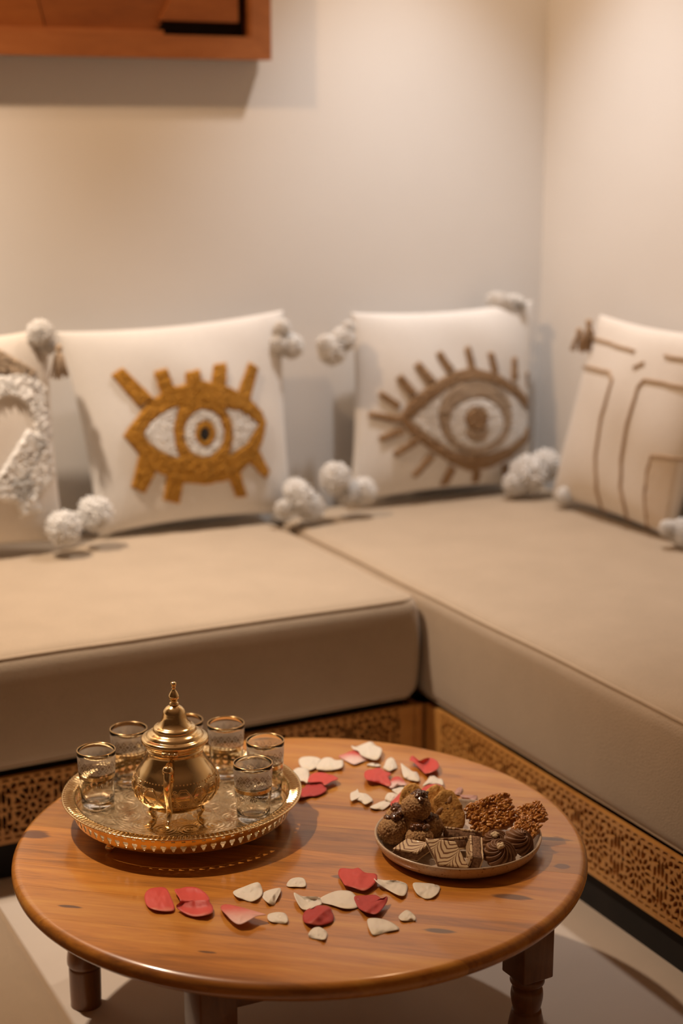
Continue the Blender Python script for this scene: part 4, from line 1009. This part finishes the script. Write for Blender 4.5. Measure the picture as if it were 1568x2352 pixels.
class Cushion:
    def __init__(s, label, TL, TR_, BR, BL, thick, m, pinch=.05, origin=None, face=(0,-1,0), seed=0, rows=64):
        s.c = [np.array(q, float) for q in (TL, TR_, BR, BL)]; s.c[2][2] = max(s.c[2][2], SEAT + .016); s.c[3][2] = max(s.c[3][2], SEAT + .016); s.T = thick; s.seed = seed; s.pin = pinch
        s.n = np.cross(s.c[2]-s.c[3], s.c[0]-s.c[3]); s.n /= np.linalg.norm(s.n)
        if s.n @ np.array(face, float) < 0: s.n = -s.n
        s.o = np.array(origin if origin is not None else (s.c[2]+s.c[3])/2)
        s.e = empty('throw_cushion', tuple(s.o), 0, label, 'cushion', 'square pompom cushions along the benches')
        g = np.linspace(0, 1, rows + 1); U, V = np.meshgrid(g, g)
        U2 = .5 - .5*np.cos(PI*U); V2 = .5 - .5*np.cos(PI*V); k = .6; U = U*(1-k) + U2*k; V = V*(1-k) + V2*k
        F = s.surf(U, V, 1).reshape(-1, 3) - s.o; B = s.surf(U, V, -1).reshape(-1, 3) - s.o
        nn_ = rows + 1; f = []
        for j in range(rows):
            for i in range(rows):
                a = j*nn_ + i; f.append((a, a+1, a+1+nn_, a+nn_)); a += nn_*nn_; f.append((a+nn_, a+1+nn_, a+1, a))
        o = mesh('cover', np.concatenate([F, B]), f, m, s.e)
        bm = bmesh.new(); bm.from_mesh(o.data); bmesh.ops.remove_doubles(bm, verts=bm.verts[:], dist=.0006); bmesh.ops.recalc_face_normals(bm, faces=bm.faces[:]); bm.to_mesh(o.data); bm.free()
        o.data.polygons.foreach_set('use_smooth', [True]*len(o.data.polygons))
    def surf(s, U, V, side, off=0.0):
        """U from left to right, V from bottom to top"""
        a = 2*U-1; b = 2*V-1
        Ue = .5 + .5*a*(1 - s.pin*(1-b*b)); Ve = .5 + .5*b*(1 - s.pin*(1-a*a))
        P = (s.c[3][None,None]*((1-Ue)*(1-Ve))[...,None] + s.c[2][None,None]*(Ue*(1-Ve))[...,None] + s.c[1][None,None]*(Ue*Ve)[...,None] + s.c[0][None,None]*((1-Ue)*Ve)[...,None])
        f = np.clip((1-a*a)*(1-b*b), 0, 1)**.42
        # creases running into the corners
        w_ = (np.sin(9*U + 5*V + s.seed) * np.sin(7*V - 4*U + 2*s.seed)) * .004 + np.sin(15*U*V + s.seed*2)*.003
        h = s.T*(f if side > 0 else f*.75) + (w_*f if side > 0 else 0) + off
        return P + (side*h)[...,None] * s.n
    def tuft(s, name, fn, m, hgt=.007, res=170, jit=.0018):
        g = np.linspace(.02, .98, res+1); U, V = np.meshgrid(g, g)
        Pf = s.surf(U, V, 1); xy = proj(Pf); nn_ = res+1
        cm = (xy[:-1,:-1] + xy[1:,1:]) / 2; ins = fn(cm[...,0], cm[...,1])
        cnt = np.zeros((nn_, nn_)); use = np.zeros((nn_, nn_), bool)
        for dj in (0,1):
            for di in (0,1): cnt[dj:dj+res, di:di+res] += ins; use[dj:dj+res, di:di+res] |= ins
        rng = np.random.default_rng(5)
        off = np.where(cnt >= 4, hgt + rng.normal(0, jit, cnt.shape), np.where(cnt >= 3, hgt*.6, -.001))
        P = s.surf(U, V, 1, off) - s.o; idx = -np.ones((nn_, nn_), int); idx[use] = np.arange(use.sum())
        v = P[use]; f = []
        for j, i in zip(*np.nonzero(ins)): f.append((idx[j,i], idx[j,i+1], idx[j+1,i+1], idx[j+1,i]))
        return mesh(name, v, f, m, s.e) if f else None
    def uv(s, pts):
        if not hasattr(s, '_g'):
            g = np.linspace(.0, 1, 201); U, V = np.meshgrid(g, g); s._g = (U.ravel(), V.ravel(), proj(s.surf(U, V, 1)).reshape(-1, 2))
        out = []
        for p in pts:
            k = np.argmin(((s._g[2] - np.array(p))**2).sum(1)); out.append((s._g[0][k], s._g[1][k]))
        return out
    def cord(s, name, pts, r, m):
        q = []
        for (x0, y0), (x1, y1) in zip(pts, pts[1:]):
            k = max(2, int(math.hypot(x1-x0, y1-y0)/14))
            for t in np.linspace(0, 1, k, endpoint=False): q.append((x0+(x1-x0)*t, y0+(y1-y0)*t))
        q.append(pts[-1]); uvs = np.array(s.uv(q)); 
        P = s.surf(uvs[:,0][None], uvs[:,1][None], 1, np.full((1, len(uvs)), r*.4))[0] - s.o
        return tube(name, P, r, m, s.e, 8)
    def pom(s, px, py, rpx, back=.0, m=None, sq=(1,1,1), plane=None, name='pompom'):
        p = plane(px, py); D = depth(p); r = rpx*D/FPX
        if p[2] < .7: p = np.array([p[0], p[1], max(p[2], SEAT + .013 + r*sq[2]*1.06)])
        o = bpy.data.objects.new(name, POM); COL.objects.link(o); o.parent = s.e
        o.location = tuple(p - s.o); o.scale = (r*sq[0], r*sq[1], r*sq[2]); o.rotation_euler = (px*.1, py*.1, px*.3)
        return p, r
    def string(s, a, b):
        a, b = np.array(a) - s.o, np.array(b) - s.o
        return tube('string', [a + (b-a)*t + np.array([0,0,-.01*math.sin(PI*t)]) for t in np.linspace(0,1,6)], .0025, M['yarn_white'], s.e, 6)
    def tassel(s, px, py, lpx, plane, m, n_=26):
        p = plane(px, py); D = depth(p); L = lpx*D/FPX; rnd = random.Random(int(px)); mb = MB(); c = p - s.o
        for k in range(n_):
            a = rnd.uniform(0, 2*PI); q = .012*math.sqrt(rnd.random())
            mb.add(*tube_data([c, c + np.array([q*math.cos(a), q*math.sin(a), -.3*L]), c + np.array([2*q*math.cos(a), 2*q*math.sin(a), -L*rnd.uniform(.85,1.05)])], .0022, 5))
        lump(mb, c, .009, 2, .2, 2, (1,1,1.2), ICO2)
        return mb.build('tassel', m, s.e)
def cp(q, k, ox, oy): return [(ox + x/k, oy + y/k) for x, y in q]
def any_of(polys): return lambda X, Y: np.any([inpoly(X, Y, p) for p in polys], 0)
def ell(cx, cy, rx, ry, k, ox, oy): return cp([(cx + rx*math.cos(t), cy + ry*math.sin(t)) for t in np.linspace(0, 2*PI, 28, endpoint=False)], k, ox, oy)
def minus(a, b): return lambda X, Y: a(X, Y) & ~b(X, Y)
def stroke(p, q, w0, w1=None):
    w1 = w0 if w1 is None else w1; d = np.array(q, float) - np.array(p, float); d /= np.linalg.norm(d); nrm = np.array([-d[1], d[0]])
    return [tuple(np.array(p)+nrm*w0/2), tuple(np.array(q)+nrm*w1/2), tuple(np.array(q)-nrm*w1/2), tuple(np.array(p)-nrm*w0/2)]
pl = lambda Y: (lambda x, y: atY(x, y, Y))
plx = lambda X: (lambda x, y: atX(x, y, X))

# mustard eye cushion
c1 = Cushion('white cushion tufted with a mustard yellow eye', atY(128, 762, 3.655), atY(650, 712, 3.655), atY(672, 1196, 3.60), atY(226, 1238, 3.60), .062, M['linen'], .055, seed=1)
K1 = (2.0103, 0, 700)
eye = [(565,605),(605,550),(650,490),(700,435),(800,378),(880,360),(950,352),(1030,368),(1090,395),(1170,450),(1210,495),(1228,548),(1215,620),(1190,675),(1150,730),(1100,785),(1050,812),(950,832),(840,822),(770,792),(700,765),(640,690)]
lash = [[(510,325),(565,288),(710,430),(640,475)], [(708,308),(770,290),(805,390),(740,415)], [(853,308),(920,298),(938,372),(860,372)], [(985,275),(1045,268),(1045,372),(973,362)],
        [(1148,262),(1192,290),(1155,440),(1090,415)], [(640,690),(730,752),(668,872),(603,842)], [(768,785),(850,800),(828,922),(752,902)], [(1055,800),(1108,775),(1142,885),(1090,892)], [(1145,725),(1195,670),(1246,770),(1226,806)]]
scl = [[(660,600),(690,545),(760,490),(825,465),(800,560),(805,640),(830,710),(760,690),(690,640)], [(1032,475),(1110,490),(1192,550),(1140,640),(1055,697),(1072,620),(1065,540)]]
ring1 = [ell(940,593,93,110,*K1)]; iris1 = [ell(946,594,46,60,*K1)]; pup1 = [ell(943,597,23,31,*K1)]
yel = any_of([cp(q, *K1) for q in [eye] + lash]); whites = any_of([cp(q, *K1) for q in scl] + ring1)
c1.tuft('mustard_tufting', lambda X, Y: (yel(X, Y) & ~whites(X, Y)) | (any_of(iris1)(X, Y) & ~any_of(pup1)(X, Y)), M['yarn_mustard'], .008)
c1.tuft('white_tufting', minus(whites, any_of(iris1)), M['yarn_white'], .006)
c1.tuft('black_pupil', any_of(pup1), M['yarn_black'], .006)
for a in ((648,752,20),(668,795,30),(640,790,24)): c1.pom(*a, plane=pl(3.62))
for a in ((688,1140,40),(712,1164,34),(655,1168,24)): c1.pom(*a, plane=pl(3.52), sq=(1.15,1,.85))
c1.pom(218, 1180, 43, plane=pl(3.50))
# brown eye cushion
c2 = Cushion('white cushion tufted with a brown eye and lashes in the corner', atY(806, 718, 3.655), atY(1222, 690, 3.655), atY(1218, 1134, 3.61), atY(800, 1156, 3.61), .060, M['linen'], .06, seed=2.3)
K2 = (1.8065, 700, 660)
out2 = [(385,540),(440,460),(540,390),(620,345),(700,333),(800,358),(880,408),(935,470),(950,560),(915,650),(850,710),(760,752),(680,765),(600,728),(520,675),(430,605)]
in2 = [(432,552),(500,488),(560,440),(630,395),(705,380),(790,400),(860,445),(915,505),(930,560),(900,615),(850,660),(770,690),(690,695),(610,680),(520,620)]
l2 = [((390,495),(308,438),34,26),((450,445),(388,368),40,34),((528,395),(462,315),40,34),((605,348),(552,268),34,28),((692,335),(672,245),32,26),((790,355),(768,268),28,24),((868,388),(868,290),26,20),((930,440),(925,350),22,16),
      ((395,550),(262,525),34,26),((410,590),(308,630),36,28),((465,635),(370,695),36,28),((530,695),(450,785),34,26),((612,745),(562,845),34,28),((712,760),(700,845),32,26),((828,735),(835,808),28,22),((903,685),(930,745),24,18),((940,610),(958,650),20,14)]
f_out = any_of([cp(q, *K2) for q in [out2] + [stroke(*t) for t in l2]]); f_in = any_of([cp(in2, *K2)])
iris2 = any_of([ell(705,535,152,158,*K2)]); irin = any_of([ell(710,562,114,104,*K2)]); pup2 = any_of([ell(710,545,47,48,*K2)]); pupb = any_of([ell(712,605,46,36,*K2)])
c2.tuft('brown_tufting', lambda X, Y: (f_out(X, Y) & ~f_in(X, Y)) | pup2(X, Y), M['yarn_brown'], .008)
c2.tuft('tan_iris', lambda X, Y: f_in(X, Y) & ((iris2(X, Y) & ~irin(X, Y)) | (pupb(X, Y) & ~pup2(X, Y))), M['yarn_tan'], .007)
c2.tuft('white_tufting', lambda X, Y: f_in(X, Y) & ~(iris2(X, Y) & ~irin(X, Y)) & ~pup2(X, Y) & ~pupb(X, Y), M['yarn_white'], .005)
for a in ((762,806,34),(788,780,30),(800,752,16),(748,790,22)): c2.pom(*a, plane=pl(3.60))
for a in ((770,1098,38),(796,1130,30),(834,1128,32)): c2.pom(*a, plane=pl(3.52))
for a in ((1150,694,24),(1188,692,22)): c2.pom(*a, plane=pl(3.65), sq=(1.5,1,.6))
for a in ((1212,1112,46),(1252,1068,38),(1180,1128,28)): c2.pom(*a, plane=pl(3.52))
# cushion on the side wall: piped lines and a pocket
BL3 = atX(1268, 1164, 2.385); TL3 = atX(1378, 722, 2.440); BR3 = BL3 + np.array([0, -.50, -.004]); TR3 = TL3 + np.array([.0, -.50, .0])
c3 = Cushion('beige cushion with stitched brown lines and a pocket by the side wall', TL3, TR3, BR3, BL3, .062, M['cream_linen'], .05, face=(-1,0,0), seed=4.1)
for q in ([(1145,325),(1262,350),(1276,385),(1230,540),(1205,700),(1210,840),(1245,950)], [(1600,418),(1410,385),(1385,412),(1340,560),(1315,700),(1310,830),(1345,990)], [(1600,718),(1440,698),(1422,760),(1410,870),(1425,1020)],
          [(1175,205),(1370,265)], [(1495,285),(1600,300)], [(1365,335),(1410,310)]):
    c3.cord('stitched_cord', cp(q, *K2), .0042, M['cord_brown'])
PK = any_of([cp([(1440,705),(1700,745),(1700,1200),(1425,1030),(1412,870),(1425,760)], *K2)]); c3.tuft('pocket_flap', PK, M['sand_linen'], .004, 120, .0003)
c3.tassel(1352, 742, 66, plx(2.40), M['cord_brown']); c3.tassel(1330, 762, 46, plx(2.40), M['cord_brown'], 16)
for a in ((1297,1142,22),(1562,1256,32),(1575,1235,26)): c3.pom(*a, plane=plx(2.36))
o3 = c3.pom(1533, 1214, 21, plane=plx(2.33), name='button')
# white textured cushion at the end
c0 = Cushion('off white cushion with shaggy tufted rings beside the mustard eye cushion', atY(132, 748, 3.60) + np.array([-.50,0,-.02]), atY(112, 752, 3.60), atY(150, 1243, 3.53), atY(150, 1243, 3.53) + np.array([-.50,0,0]), .068, M['cream_linen'], .05, seed=6.2)
sh = [ell(30,1005,118,150,1,0,0)]; shi = [ell(20,1005,62,95,1,0,0)]
c0.tuft('shaggy_ring', minus(any_of(sh), any_of(shi)), M['yarn_white'], .012, 130, .0028)
c0.tuft('shaggy_stripe', any_of([stroke((-40,805),(70,870),46)]), M['yarn_tan'], .010, 130, .004)
c0.tuft('shaggy_stripe', any_of([stroke((88,1000),(20,1110),60), stroke((30,1060),(70,1180),52)]), M['yarn_white'], .012, 130, .0028)
for a in ((92,765,32),(110,795,20)): c0.pom(*a, plane=pl(3.56))
c0.tassel(135, 800, 70, pl(3.54), M['yarn_tan'])
for a in ((146,1213,42),): c0.pom(*a, plane=pl(3.46))
